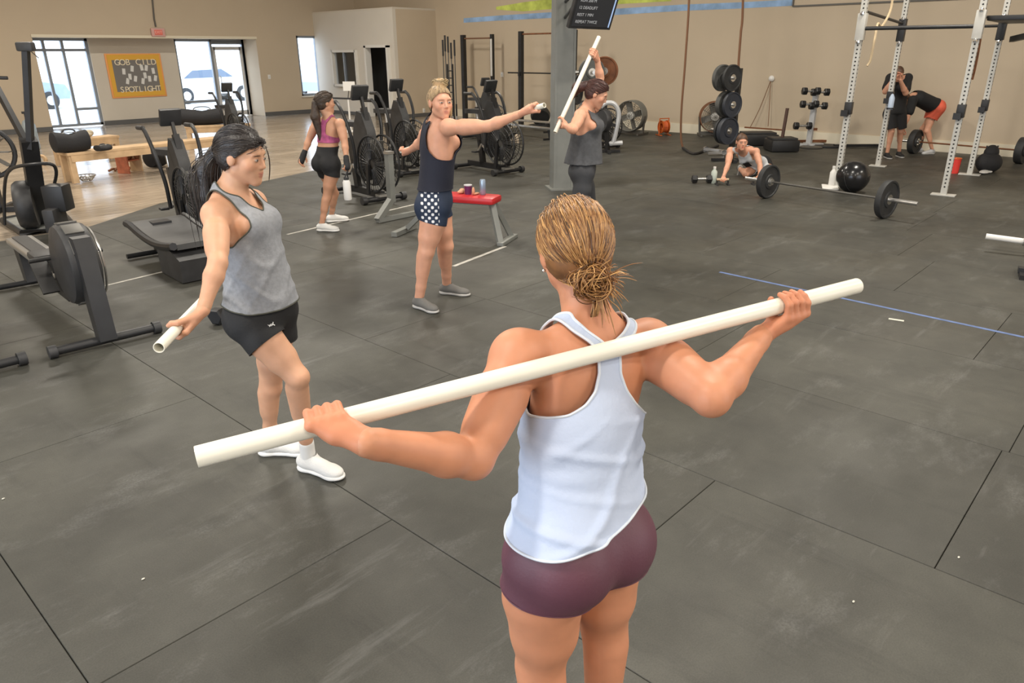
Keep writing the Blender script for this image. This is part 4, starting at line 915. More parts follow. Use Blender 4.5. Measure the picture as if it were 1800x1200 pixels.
MB().cyl((RP['a'][0], RP['a'][1], zb+.22), (RP['b'][0], RP['b'][1], zb+.12), .02).build('side_brace', BLACK, r)
MB().cyl((RP['b'][0], RP['b'][1], zb+.05), (RP['d'][0], RP['d'][1], zb+.05), .02).build('rear_bar', BLACK, r)
MB().cyl((RP['c'][0], RP['c'][1], zb+.12), (RP['d'][0], RP['d'][1], zb+.12), .02).build('side_brace', BLACK, r)
for k in RP:
    br = MB().box((RP[k][0], RP[k][1], zb+.02), (.11, .11, .34), bev=.006).build('bracket', BLACK if k in 'bd' else RACKW, r)
    for dz_ in (-.17, .19): MB().lathe([(0, 0), (.03, 0), (.025, .02), (0, .025)], (RP[k][0]-.0, RP[k][1]-.055, zb+dz_), (0, -1, 0), 12).build('knob', CHROME, br)
# platform bench top at the right
q1 = rlP(1735, 30, 'c'); MB().box((q1[0]+.58, (RP['c'][1]+RP['d'][1])/2, zb+.10), (1.2, dr*.75, .06), bev=.01).build('top_board', BLACK, r)
MB().bar((q1[0]+.1, RP['d'][1], zb-.14), (q1[0]+1.1, RP['c'][1]+.2, zb+.04), .06, .08).build('diagonal_brace', BLACK, r)
# bands and straps hung on it
BANDM = mat('tan resistance band', (.58, .45, .28), .6)
o_ = A((ctr[0], ctr[1], 0))
def strapW(label, pts, r_, m, cat='band', nm='resistance_band'):
    p0 = A(pts[0]); r = thing(nm, label, cat, p0); MB().tube([p-p0 for p in catmull(pts, 6)], r_, 6).build('strip', m, r)
Dra = rk['a']@FW
strapW('tan resistance band looped over the left bar of the rack', [P(1572, -40, Dra+.3), P(1566, 15, Dra+.3), P(1550, 46, Dra+.2), P(1543, 42, Dra+.1), P(1537, 70, Dra), P(1530, 105, Dra), P(1524, 116, Dra)], .016, BANDM)
Drc = rk['c']@FW
strapW('dark strap hanging behind the third rack upright', [P(1724, 60, Drc+.1), P(1718, 95, Drc+.1), P(1713, 120, Drc+.1), P(1708, 140, Drc+.1)], .02, BROWN, 'strap', 'hanging_strap')
# ball, towel, bottles, red box, kettlebell
g = G(1495, 338); Rb_ = 27*(g@FW)/1280
r = thing('medicine_ball', 'shiny black medicine ball at the foot of the rack', 'ball', (g[0], g[1], 0)); MB().ell((0, 0, Rb_), (Rb_,)*3, n=40, m=24).build('ball', mat('glossy black vinyl', (.012, .012, .013), .22), r)
MB().torus((0, 0, Rb_), (1, .3, .2), Rb_*1.001, .003, 40, 5).torus((0, 0, Rb_), (.2, 1, -.3), Rb_*1.001, .003, 40, 5).build('seam', BLACKP, r)
def bottle(x, y, h, R_, label, m, cap, nm='water_bottle', z=0):
    g = G(x, y, z); r = thing(nm, label, 'bottle', (g[0], g[1], z)); MB().lathe([(0, 0), (R_*.9, 0), (R_, h*.03), (R_, h*.7), (R_*.45, h*.84), (R_*.4, h*.9), (0, h*.9)], n=20).build('bottle_body', m, r)
    MB().cyl((0, 0, h*.89), (0, 0, h), R_*.48).build('cap', cap, r); return r
CLEAR = mat('frosted clear plastic', (.50, .56, .50), .25)
bottle(1461, 328, .30, .045, 'white spray bottle by the left foot of the rack', WHITE, WHITE)
bottle(1254, 322, .25, .045, 'clear water bottle on the floor by the kneeling woman', CLEAR, WHITE)
g = G(1459, 329); r = thing('white_towel', 'white folded towel on the floor under the spray bottle', 'towel', (g[0]-.06, g[1]-.02, 0), .4); MB().box((0, 0, .012), (.40, .22, .02), bev=.008).build('cloth', WHITE, r)
g = G(1675, 304); r = thing('red_tub', 'small red tub on the floor between the rack uprights', 'tub', (g[0], g[1], 0)); MB().lathe([(0, 0), (.075, 0), (.085, .23), (.078, .23), (.07, .02), (0, .02)], n=20).build('tub_body', REDP, r); MB().torus((0, 0, .235), (0, 0, 1), .083, .008, 20, 6).build('rim', ORANGE, r)
g = G(1727, 302); r = thing('kettlebell_bag', 'black gym bag slumped behind the right rack upright', 'bag', (g[0]+.05, g[1]-.05, 0)); MB().ell((0, 0, .15), (.24, .19, .17), n=18, m=12).ell((.03, 0, .3), (.15, .11, .13), n=16, m=10).build('bag_body', BAGM, r); MB().torus((.0, 0, .42), FW, .09, .012, 16, 6, 0, math.pi).build('strap', BLACKP, r)
r.name = 'gym_bag'
g = G(1715, 304); r = thing('sneaker_pair_towel', 'white rag on the floor at the foot of the fourth upright', 'rag', (g[0], g[1]-.12, 0)); r.name = 'white_rag'; MB().ell((0, 0, .03), (.16, .07, .028), n=14, m=8).ell((.12, -.04, .025), (.08, .05, .022), n=12, m=8).build('cloth', WHITE, r)
# bottle hung on rack post b
p = P(1567, 178, rk['b']@FW-.12); r = thing('water_bottle', 'pale blue bottle held on the second rack upright', 'bottle', p-A((0, 0, .13))); MB().lathe([(0, 0), (.04, 0), (.045, .02), (.045, .18), (.02, .24), (0, .25)], n=16).build('bottle_body', mat('pale blue plastic', (.5, .6, .75), .3), r); MB().torus((0, 0, .02), (0, 0, 1), .05, .012, 16, 6).build('holder_ring', BLACK, r)
# low frames on the floor behind the arm of the navy woman (landmine / ramps)
for (xa, ya, xb, yb, lb) in ((870, 212, 968, 225, 'pale grey rower rail lying behind the steel column, upper'), (880, 222, 970, 238, 'pale grey rower rail lying left of the column, lower')):
    a_, b_ = G(xa, ya+12), G(xb, yb+8); c_ = (a_+b_)/2; d_ = unit(b_-a_); Lh = np.linalg.norm(b_-a_)/2
    r = thing('rower_rail', lb, 'rail', (c_[0], c_[1], 0), yaw(d_)); MB().box((0, 0, .24), (2*Lh, .09, .05), bev=.01).build('rail', STEEL, r)
    for s in (-1, 1): MB().bar((s*Lh*.9, 0, .22), (s*Lh*.95, 0, .02), .06, .05).bar((s*Lh*.95, -.2, .02), (s*Lh*.95, .2, .02), .04, .04).build('leg', BLACK, r)
lump(950, 222, 'dark flywheel unit low on the floor left of the column', 'flywheel_unit', 'exercise machine', lambda r: (MB().lathe([(0, -.1), (.24, -.1), (.27, 0), (.24, .1), (0, .1)], (0, 0, .28), UP*.5+FW*.8, 28).build('flywheel', BLACKP, r), MB().bar(-RT*.3+A((0, 0, .03)), RT*.3+A((0, 0, .03)), .06, .05).bar((0, 0, .03), (0, 0, .25), .06, .06).build('base', BLACK, r)))
lump(903, 253, 'small cream box on the mats right of the fan cage', 'small_box', 'box', lambda r: (MB().box((0, 0, .1), (.22, .16, .2), bev=.01).build('carton', mat('cream carton', (.6, .5, .38), .7), r), MB().box((.14, .1, .08), (.08, .1, .15), bev=.01).build('lid_flap', BLACKP, r)))
# white framed upright rower beside the woman at the column
g = G(1068, 268); Dw = g@FW; r = thing('upright_rower', 'white framed upright machine just right of the woman by the column', 'exercise machine', (g[0], g[1], 0)); o_ = A((g[0], g[1], 0))
MB().tube([p-o_ for p in catmull([P(1056, 188, Dw), P(1066, 181, Dw), P(1080, 183, Dw), P(1088, 200, Dw), P(1084, 225, Dw), P(1078, 250, Dw), P(1073, 252, Dw), P(1094, 251, Dw)], 6)], .045, 8).build('white_arm', LGREY, r)
MB().lathe([(0, -.06), (.2, -.06), (.22, 0), (.2, .06), (0, .06)], P(1062, 212, Dw)-o_, FW*.5+RT, 24).build('flywheel', BLACKP, r)
MB().bar(P(1066, 225, Dw)-o_, A((0, 0, .03)), .07, .07).bar(-RT*.22+A((0, 0, .03)), RT*.25+A((0, 0, .03)), .06, .05).bar(-FW*.3+A((0, 0, .03)), FW*.3+A((0, 0, .03)), .06, .05).build('base', BLACK, r)
MB().bar(P(1068, 215, Dw)-o_, P(1084, 222, Dw)-o_, .06, .06).build('footrest', BLACK, r)
# ================================================================== PEOPLE
# bodies are grown as one smooth implicit surface and meshed with surface nets
def smin(a, b, k):
    h = np.maximum(k-np.abs(a-b), 0)/k
    return np.minimum(a, b)-h*h*k*.25
class Sdf:
    def __init__(s): s.ops = []
    def cone(s, a, b, ra, rb, k=.02, n=None, sc=1., tag='t', cut=False):
        s.ops.append(('c', A(a), A(b), ra, rb, k, None if n is None else unit(n), sc, tag, cut)); return s
    def ell(s, c, r, F, k=.02, tag='t', cut=False):
        s.ops.append(('e', A(c), A(r), A(F), k, tag, cut)); return s
    def bounds(s, o):
        if o[0] == 'c': r = max(o[3], o[4])*max(1, o[7]); return np.minimum(o[1], o[2])-r, np.maximum(o[1], o[2])+r
        e = np.sqrt(((o[3]*o[2])**2).sum(1)); return o[1]-e, o[1]+e
    def dist(s, o, X):
        if o[0] == 'c':
            _, a, b, ra, rb, k, n, sc, tag, cut = o; ab = b-a; L2 = ab@ab+1e-12; pa = X-a; t = np.clip(pa@ab/L2, 0, 1); q = pa-t[..., None]*ab
            if n is not None: q = q-(q@n)[..., None]*n*(1-1/sc)
            return np.sqrt((q*q).sum(-1))-(ra+(rb-ra)*t)
        _, c, r, F, k, tag, cut = o; q = ((X-c)@F)/r; k0 = np.sqrt((q*q).sum(-1))+1e-9; k1 = np.sqrt(((q/r)**2).sum(-1))+1e-9; return k0*(k0-1)/k1
    def mesh(s, h, off=0., skip=(), box=None):
        ops = [o for o in s.ops if (o[8] if o[0] == 'c' else o[5]) not in skip]
        bs = [s.bounds(o) for o in ops if not o[-1]]; lo = np.min([b[0] for b in bs], 0)-off-3*h; hi = np.max([b[1] for b in bs], 0)+off+3*h
        if box is not None: lo = np.maximum(lo, box[0]); hi = np.minimum(hi, box[1])
        N = np.ceil((hi-lo)/h).astype(int)+1; D = np.full(N, 1., np.float32)
        for o, (bl, bh) in zip(ops, [s.bounds(o) for o in ops]):
            k = o[5] if o[0] == 'c' else o[4]; m = k+off+2.5*h
            i0 = np.maximum(np.floor((bl-m-lo)/h).astype(int), 0); i1 = np.minimum(np.ceil((bh+m-lo)/h).astype(int)+1, N)
            if (i1 <= i0).any(): continue
            gx, gy, gz = [lo[q]+h*np.arange(i0[q], i1[q]) for q in range(3)]
            X = np.stack(np.meshgrid(gx, gy, gz, indexing='ij'), -1)
            d = s.dist(o, X).astype(np.float32); sl = tuple(slice(i0[q], i1[q]) for q in range(3)); cur = D[sl]
            D[sl] = -smin(-cur, d, k) if o[-1] else smin(cur, d, k)
        D -= off
        return nets(D, lo, h)
def nets(D, lo, h):
    S = D < 0; n = D.shape
    cnt = sum(S[i:n[0]-1+i, j:n[1]-1+j, k:n[2]-1+k].astype(np.int8) for i in (0, 1) for j in (0, 1) for k in (0, 1))
    act = (cnt > 0) & (cnt < 8); I = np.argwhere(act); idx = np.full(act.shape, -1, np.int64); idx[act] = np.arange(len(I))
    cs = [(i, j, k) for i in (0, 1) for j in (0, 1) for k in (0, 1)]
    V = np.stack([D[I[:, 0]+i, I[:, 1]+j, I[:, 2]+k] for i, j, k in cs], 1); pos = np.zeros((len(I), 3)); c = np.zeros(len(I))
    for a in range(8):
        for b in range(a+1, 8):
            if sum(abs(cs[a][q]-cs[b][q]) for q in range(3)) != 1: continue
            m = (V[:, a] < 0) != (V[:, b] < 0); t = V[m, a]/(V[m, a]-V[m, b]); pos[m] += A(cs[a])+t[:, None]*(A(cs[b])-A(cs[a])); c[m] += 1
    P_ = lo+h*(I+pos/c[:, None]); F = []
    for ax in range(3):
        o1, o2 = [(1, 2), (2, 0), (0, 1)][ax]
        s0 = [slice(None)]*3; s1 = [slice(None)]*3; s0[ax] = slice(0, -1); s1[ax] = slice(1, None)
        E = np.argwhere(S[tuple(s0)] != S[tuple(s1)]); E = E[(E[:, o1] > 0) & (E[:, o2] > 0) & (E[:, o1] < n[o1]-1) & (E[:, o2] < n[o2]-1)]
        if not len(E): continue
        flip = S[E[:, 0], E[:, 1], E[:, 2]]; q = []
        for d1, d2 in ((1, 1), (0, 1), (0, 0), (1, 0)):
            e = E.copy(); e[:, o1] -= d1; e[:, o2] -= d2; q.append(idx[e[:, 0], e[:, 1], e[:, 2]])
        q = np.stack(q, 1); q[~flip] = q[~flip][:, ::-1]; F.append(q)
    return P_, np.concatenate(F)
def smooth(V, F, it=2, lam=.5):
    E = np.concatenate([F[:, [i, (i+1) % F.shape[1]]] for i in range(F.shape[1])]); E = np.concatenate([E, E[:, ::-1]])
    deg = np.bincount(E[:, 0], minlength=len(V)).astype(float)
    for _ in range(it):
        for l in (lam, -lam*.96):
            s = np.stack([np.bincount(E[:, 0], V[E[:, 1], q], len(V)) for q in range(3)], 1); V = V+l*(s/np.maximum(deg, 1)[:, None]-V)
    return V
def normals(V, F):
    N = np.zeros_like(V); a = np.cross(V[F[:, 1]]-V[F[:, 0]], V[F[:, 2]]-V[F[:, 0]])
    for q in range(F.shape[1]):
        for c in range(3): N[:, c] += np.bincount(F[:, q], a[:, c], len(V))
    return N/(np.linalg.norm(N, axis=1)[:, None]+1e-12)
def tri(F): return np.concatenate([F[:, [0, 1, 2]], F[:, [0, 2, 3]]]) if F.shape[1] == 4 else F
def clip(V, F, f):
    T = tri(F); ins = f >= 0; c = ins[T].sum(1); keep = [tuple(t) for t in T[c == 3]]; newv = []; cache = {}; nb = len(V)
    def cutv(i, j):
        key = (min(i, j), max(i, j))
        if key not in cache: t = f[i]/(f[i]-f[j]); newv.append(V[i]+(V[j]-V[i])*t); cache[key] = nb+len(newv)-1
        return cache[key]
    edge = []
    for t in T[(c == 1) | (c == 2)]:
        out = []; e = []
        for q in range(3):
            i, j = int(t[q]), int(t[(q+1) % 3])
            if ins[i]: out.append(i)
            if ins[i] != ins[j]: k = cutv(i, j); out.append(k); e.append(k)
        keep.append(tuple(out[:3]))
        if len(out) == 4: keep.append((out[0], out[2], out[3]))
        if len(e) == 2: edge.append(tuple(e))
    V2 = np.concatenate([V, A(newv)]) if newv else V
    used = np.unique(np.array([i for t in keep for i in t])); mp = -np.ones(len(V2), int); mp[used] = np.arange(len(used))
    return V2[used], [tuple(int(mp[i]) for i in t) for t in keep], [(int(mp[a]), int(mp[b])) for a, b in edge if mp[a] >= 0 and mp[b] >= 0]
def loops(edges):
    adj = {}
    for a, b in edges:
        if a != b: adj.setdefault(a, []).append(b); adj.setdefault(b, []).append(a)
    seen = set(); out = []
    for s0 in adj:
        if s0 in seen: continue
        L_ = [s0]; seen.add(s0); cur = s0
        while True:
            nx = [x for x in adj[cur] if x not in seen]
            if not nx: break
            cur = nx[0]; seen.add(cur); L_.append(cur)
        if len(L_) > 12: out.append(L_)
    return out
def link(name, V, F, m, parent=None, col=None, label=None):
    me = bpy.data.meshes.new(name); me.from_pydata(V.tolist() if hasattr(V, 'tolist') else V, [], [tuple(map(int, f)) for f in F]); me.polygons.foreach_set('use_smooth', [True]*len(me.polygons))
    if col is not None:
        at = me.color_attributes.new('Col', 'FLOAT_COLOR', 'POINT'); cc = np.ones((len(V), 4), np.float32); cc[:, :3] = col; at.data.foreach_set('color', cc.ravel())
    me.materials.append(m); me.update(); o = bpy.data.objects.new(name, me); COL.objects.link(o)
    if parent: o.parent = parent; o.matrix_parent_inverse = parent.matrix_world.inverted() if False else Matrix.Identity(4)
    if label: o['label'] = label
    return o
def fr(x, z):   # frame with columns right, forward, up from approx right and up
    z = unit(z); x = unit(A(x)-z*(A(x)@z)); return np.stack([x, np.cross(z, x), z], 1)

def head_ops(S, c, F, s, k=.012, tag='head'):
    L = lambda x, y, z: A(c)+F@(A((x, y, z))*s)
    E = lambda p, r, k_=.012, cut=False: S.ell(L(*p), A(r)*s, F, k_*s, tag, cut)
    E((0, -.014, .030), (.072, .092, .086), .02); E((0, .022, -.020), (.058, .062, .086), .03)
    for q in (-1, 1):
        S.cone(L(q*.045, .0, -.052), L(q*.011, .064, -.093), .019*s, .015*s, .025*s, tag=tag); E((q*.036, .056, -.022), (.026, .022, .026), .03)
        E((q*.078, -.008, .0), (.010, .020, .033), .006)
    E((0, .066, -.094), (.018, .018, .016), .018); E((0, .074, .026), (.050, .016, .018), .02)
    for q in (-1, 1): E((q*.031, .092, .004), (.017, .014, .011), .014, True)
    S.cone(L(0, .084, .012), L(0, .0985, -.026), .0075*s, .0105*s, .010*s, tag=tag)
    for q in (-1, 1): E((q*.0105, .0885, -.030), (.0075, .010, .007), .006)
    E((0, .068, -.060), (.034, .020, .024), .02); E((0, .0825, -.0555), (.019, .0085, .0055), .006); E((0, .0815, -.066), (.016, .009, .006), .006)
    for q in (-1, 1): E((q*.031, .079, .003), (.0145, .011, .010), .004)

def face_color(V, c, F, s, base, skin_lip, brow, iris=(.05, .03, .02)):
    q = (V-A(c))@F/s; col = np.tile(A(base), (len(V), 1))
    def blob(p, r, w=1.): 
        d = np.sqrt((((q-A(p))/A(r))**2).sum(1)); return np.clip((1.15-d)/.3, 0, 1)*w
    def mixc(w, cc): nonlocal col; col = col*(1-w[:, None])+A(cc)*w[:, None]
    mixc(blob((0, .095, -.056), (.023, .02, .0065)), skin_lip); mixc(blob((0, .094, -.068), (.019, .02, .007)), skin_lip)
    for e in (-1, 1):
        mixc(blob((e*.042, .060, -.026), (.026, .03, .020), .22), A(base)*A((1.08, .78, .74)))
        mixc(blob((e*.031, .09, .004), (.0165, .025, .0085), .75), A(base)*.55)
        mixc(blob((e*.031, .09, .0035), (.013, .02, .0052)), (.42, .38, .35)); mixc(blob((e*.031, .095, .0035), (.006, .02, .006)), iris)
        mixc(blob((e*.031, .09, .0205), (.019, .03, .0035), .8), brow)
    mixc(blob((0, .09, -.0605), (.016, .03, .0014), .6), A(skin_lip)*.5)
    return col

def grip(S, wrist, C, ax, rp, idx, wrap, s=1., r0=.026, tag='hand', elbow=None):
    ax = unit(ax); w = A(wrist)-A(C); w = unit(w-ax*(w@ax)); t = unit(np.cross(ax, w))*wrap
    dr = lambda th: math.cos(math.radians(th))*w+math.sin(math.radians(th))*t
    C = A(C); wr = A(wrist); side = ax*idx
    if elbow is not None: S.cone(wr+(A(elbow)-wr)*.22, wr, r0*.86, r0*1.02, .01, tag=tag)
    for i, (o, ln) in enumerate(((.031, 1.), (.0105, 1.06), (-.0105, 1.), (-.030, .82))):
        o *= s; K = C+side*o+dr(48)*(rp+.017*s); Pp = C+side*o*.98+dr(48+58*ln)*(rp+.013*s); Dd_ = C+side*o*.96+dr(48+98*ln)*(rp+.009*s); Tt = C+side*o*.94+dr(48+138*ln)*(rp+.008*s)
        S.cone(wr+side*o*.45, K, .0155*s, .0118*s, .012*s, tag=tag)
        S.cone(K, Pp, .0112*s, .0098*s, .004*s, tag=tag); S.cone(Pp, Dd_, .0098*s, .0088*s, .003*s, tag=tag); S.cone(Dd_, Tt, .0088*s, .0074*s, .003*s, tag=tag)
        S.ell(K, A((.0125,)*3)*s, np.eye(3), .006*s, tag)
    pm = (wr*.42+(C+dr(30)*(rp+.014*s))*.58); S.cone(wr, C+dr(18)*(rp+.019*s), .021*s, .019*s, .012*s, tag=tag); S.cone(pm-side*.018*s, pm+side*.018*s, .017*s, .017*s, .012*s, tag=tag)
    b0 = wr*.6+(C+w*(rp+.02*s))*.4+side*.018*s; b1 = C+side*.036*s+dr(-32)*(rp+.014*s); b2 = C+side*.040*s+dr(-75)*(rp+.011*s); b3 = C+side*.034*s+dr(-112)*(rp+.010*s)
    S.cone(wr+side*.008*s, b0, .016*s, .016*s, .012*s, tag=tag); S.cone(b0, b1, .0155*s, .0125*s, .01*s, tag=tag); S.cone(b1, b2, .0118*s, .0105*s, .004*s, tag=tag); S.cone(b2, b3, .0105*s, .0085*s, .003*s, tag=tag)
def open_hand(S, wrist, d, n, side, s=1., curl=.5, r0=.024, tag='hand', elbow=None):
    """d: direction of the fingers, n: palm normal, side: thumb side"""
    d = unit(d); side = unit(side-d*(A(side)@d)); n = unit(np.cross(d, side))*(1 if np.cross(d, side)@A(n) > 0 else -1); wr = A(wrist)
    if elbow is not None: S.cone(wr+(A(elbow)-wr)*.22, wr, r0*.86, r0*1.02, .01, tag=tag)
    S.cone(wr, wr+d*.05*s, .022*s, .026*s, .012*s, n=n, sc=.62, tag=tag)
    for i, (o, ln) in enumerate(((.028, .072), (.009, .080), (-.0095, .074), (-.027, .058))):
        K = wr+d*.088*s+side*o*s; S.cone(wr+side*o*.5*s, K, .014*s, .0105*s, .01*s, tag=tag); p = K; an = 0.
        for j, fr_ in enumerate((.45, .30, .25)):
            an += curl*(.7, .9, .6)[j]; q = p+(d*math.cos(an)+n*math.sin(an))*ln*fr_*s+side*o*.12*s*fr_; S.cone(p, q, (.0103, .0092, .0083)[j]*s, (.0092, .0083, .0070)[j]*s, .003*s, tag=tag); p = q
    b1 = wr+d*.03*s+side*.030*s+n*.008*s; b2 = b1+(d*.6+side*.55+n*.4)*.035*s; b3 = b2+(d*.85+side*.1+n*.4)*.028*s
    S.cone(wr+side*.008*s, b1, .015*s, .014*s, .01*s, tag=tag); S.cone(b1, b2, .013*s, .011*s, .005*s, tag=tag); S.cone(b2, b3, .011*s, .0085*s, .003*s, tag=tag)

def build_person(nm, label, J, skin, sex='f', h=.009, hh=.0035, hf=.004, garments=(), hair=None, shoes=None, faces=None, hands=(), s=1., extra=None, group=None, lip=None, brow=(.05, .03, .02), bulk=1.):
    S = Sdf(); c7 = A(J['c7']); pel = A(J['pelvis']); shL, shR = A(J['shL']), A(J['shR'])
    rc = unit(shR-shL); upv = unit(c7-pel); Fc = fr(rc, upv); Fp = fr(J.get('pright', rc), J.get('pup', upv)); B = bulk*s; x_ = lambda F, v: F@A(v)
    ch = c7+x_(Fc, (0, .028*s, -.175*s)); sm = (shL+shR)/2
    fem = sex == 'f'
    # trunk
    S.ell(ch, A((.128, .094, .165))*B, Fc, .03, 'trunk')
    S.ell(c7+x_(Fc, (0, .03*s, -.09*s)), A((.135, .075, .085))*B, Fc, .04, 'trunk')
    for q, sh in ((-1, shL), (1, shR)):
        S.cone(c7+x_(Fc, (q*.03*s, .005, -.035*s)), sh+x_(Fc, (-q*.02*s, 0, .005*s)), .045*B, .042*B, .035, n=Fc[:, 1], sc=.9, tag='trunk')
        S.cone(c7+x_(Fc, (q*.022*s, .012*s, .03*s)), c7+x_(Fc, (q*.085*s, -.0, -.03*s)), .026*B, .024*B, .03, tag='trunk')
        S.ell(ch+x_(Fc, (q*.062*s, -.062*s, .04*s)), A((.055, .03, .085))*B, Fc, .03, 'trunk')      # shoulder blade
        S.cone(ch+x_(Fc, (q*.095*s, -.02*s, .06*s)), ch+x_(Fc, (q*.075*s, -.02*s, -.11*s)), .05*B, .045*B, .03, tag='trunk')
        if fem: S.ell(ch+x_(Fc, (q*.062*s, .085*s, .02*s)), A((.056, .052, .056))*B, Fc, .03, 'trunk')
        else: S.ell(ch+x_(Fc, (q*.06*s, .06*s, .05*s)), A((.07, .04, .06))*B, Fc, .03, 'trunk')
    wa = (ch*.42+pel*.58)+x_(Fp, (0, .005, .02*s)); wr_ = .118 if fem else .128
    S.cone(ch+x_(Fc, (0, -.004*s, -.08*s)), wa, .118*B, wr_*B*.97, .05, n=Fc[:, 1], sc=.74, tag='trunk')
    S.cone(wa, pel+x_(Fp, (0, 0, .03*s)), wr_*B*.97, .138*B, .05, n=Fp[:, 1], sc=.76, tag='trunk')
    hw = (.088 if fem else .085)*s
    S.ell(pel+x_(Fp, (0, -.0, -.03*s)), A((.160 if fem else .145, .108, .098))*B, Fp, .04, 'trunk')
    hips = {}; lk = J.get('legk', 1.)
    for q, n_ in ((-1, 'L'), (1, 'R')):
        hp = pel+x_(Fp, (q*hw, 0, -.075*s)); hips[n_] = hp; kn = A(J['kn'+n_]); an = A(J['an'+n_])
        S.ell(pel+x_(Fp, (q*.072*s, -.062*s, -.055*s)), A((.082, .075, .088))*B*lk, Fp, .035, 'leg')
        S.cone(hp+x_(Fp, (q*.006, .0, .01)), hp*.35+kn*.65, .088*B*lk, .066*B*lk, .035, tag='leg'); S.cone(hp*.35+kn*.65, kn, .066*B*lk, .050*B*lk, .02, tag='leg')
        S.cone(hp*.7+kn*.3+x_(Fp, (q*.018, .012, 0)), hp*.4+kn*.6, .072*B*lk, .058*B*lk, .03, tag='leg')
        kf = unit(J.get('kf'+n_, Fp[:, 1])); sd = unit(np.cross(kf, an-kn)); kf = unit(np.cross(an-kn, sd)) 
        if kf@A(J.get('kf'+n_, Fp[:, 1])) < 0: kf = -kf
        S.ell(kn+kf*.018*s, A((.036,)*3)*B*lk, np.eye(3), .025, 'leg')
        S.cone(kn, kn*.25+an*.75, .047*B*lk, .033*B*lk, .02, tag='leg'); S.cone(kn*.25+an*.75, an, .033*B*lk, .031*B*lk, .015, tag='leg')
        S.cone(kn*.86+an*.14-kf*.016*s, kn*.55+an*.45-kf*.012*s, .044*B*lk, .036*B*lk, .03, tag='leg')
    # arms
    for q, n_ in ((-1, 'L'), (1, 'R')):
        sh = (shL, shR)[q > 0]; el = A(J['el'+n_]); wr = A(J['wr'+n_]); m_ = (1. if fem else 1.2)*J.get('armk', 1.)
        S.ell(sh, A((.050,)*3)*B*m_, np.eye(3), .04, 'arm'+n_); S.cone(sh, el, .046*B*m_, .036*B*m_, .035, tag='arm'+n_)
        up_ = unit(el-sh); pr = unit(wr-el); bi = unit(pr-up_*(pr@up_)) if np.linalg.norm(np.cross(pr, up_)) > .2 else perp(up_)[0]
        S.cone(sh*.62+el*.38+bi*.010*s, sh*.3+el*.7+bi*.008*s, .040*B*m_, .034*B*m_, .03, tag='arm'+n_); S.cone(sh*.6+el*.4-bi*.012*s, sh*.25+el*.75-bi*.006*s, .040*B*m_, .032*B*m_, .03, tag='arm'+n_)
        S.cone(el, el*.72+wr*.28, .034*B*m_, .037*B*m_, .02, tag='arm'+n_); S.cone(el*.72+wr*.28, el*.1+wr*.9, .037*B*m_, .025*B*m_, .02, tag='arm'+n_); S.cone(el*.1+wr*.9, wr, .025*B*m_, .0245*B*m_, .01, tag='arm'+n_)
    # neck and head
    hc = A(J['head']); Fh = fr(J['hright'], J['hup']); hs = s*J.get('hs', 1.)
    nb = c7+x_(Fc, (0, .032*s, -.02*s)); nt = hc+x_(Fh, (0, -.018*hs, -.055*hs))
    def neck(S_): S_.cone(nb, nt, .056*s*(1 if fem else 1.15), .051*s*(1 if fem else 1.15), .03, tag='neck'); S_.cone(nb+x_(Fc, (0, -.012, .01)), nt+x_(Fh, (0, -.02*s, .01)), .042*s, .040*s, .02, tag='neck')
    neck(S)
    if extra: extra(S, Fc, Fp, ch, pel)
    # body
    Vb, Fb = S.mesh(h); Vb = smooth(Vb, Fb, 2)
    Sh = Sdf(); neck(Sh); head_ops(Sh, hc, Fh, hs)
    Vh, Fh_ = Sh.mesh(hf); Vh = smooth(Vh, Fh_, 1)
    parts = [(Vb, tri(Fb)), (Vh, tri(Fh_))]
    cols = [np.tile(A(skin), (len(Vb), 1)), face_color(Vh, hc, Fh, hs, skin, lip or A(skin)*A((.95, .55, .55)), brow)]
    for fn in hands:
        Sd = Sdf(); fn(Sd); V_, F_ = Sd.mesh(hh); V_ = smooth(V_, F_, 1); parts.append((V_, tri(F_))); cols.append(np.tile(A(skin)*A((1.0, .93, .92)), (len(V_), 1)))
    o_ = A((pel[0], pel[1], 0.)); n = 0; VV = []; FF = []
    for V_, F_ in parts: VV.append(V_-o_); FF.append(F_+n); n += len(V_)
    skm = mat('skin', (.6, .3, .2), .5, var=.07, vscale=14, sss=.12, attr=True, spec=.4)
    body = link('person', np.concatenate(VV), np.concatenate(FF), skm, None, np.concatenate(cols)); body.location = o_; tagit(body, label, 'person', group)
    ctx = dict(S=S, Fc=Fc, Fp=Fp, ch=ch, pel=pel, hips=hips, J=J, o=o_, body=body, hc=hc, Fh=Fh, hs=hs, s=s, c7=c7, h=h)
    for g in garments: garment(ctx, **g)
    if hair: hair(ctx)
    if shoes: make_shoes(ctx, **shoes)
    return ctx
def armdist(ctx, V):
    d = np.full(len(V), 9.)
    for o in ctx['S'].ops:
        tg = o[8] if o[0] == 'c' else o[5]
        if tg.startswith('arm') and o[0] == 'c': d = np.minimum(d, ctx['S'].dist(o, V))
    return d
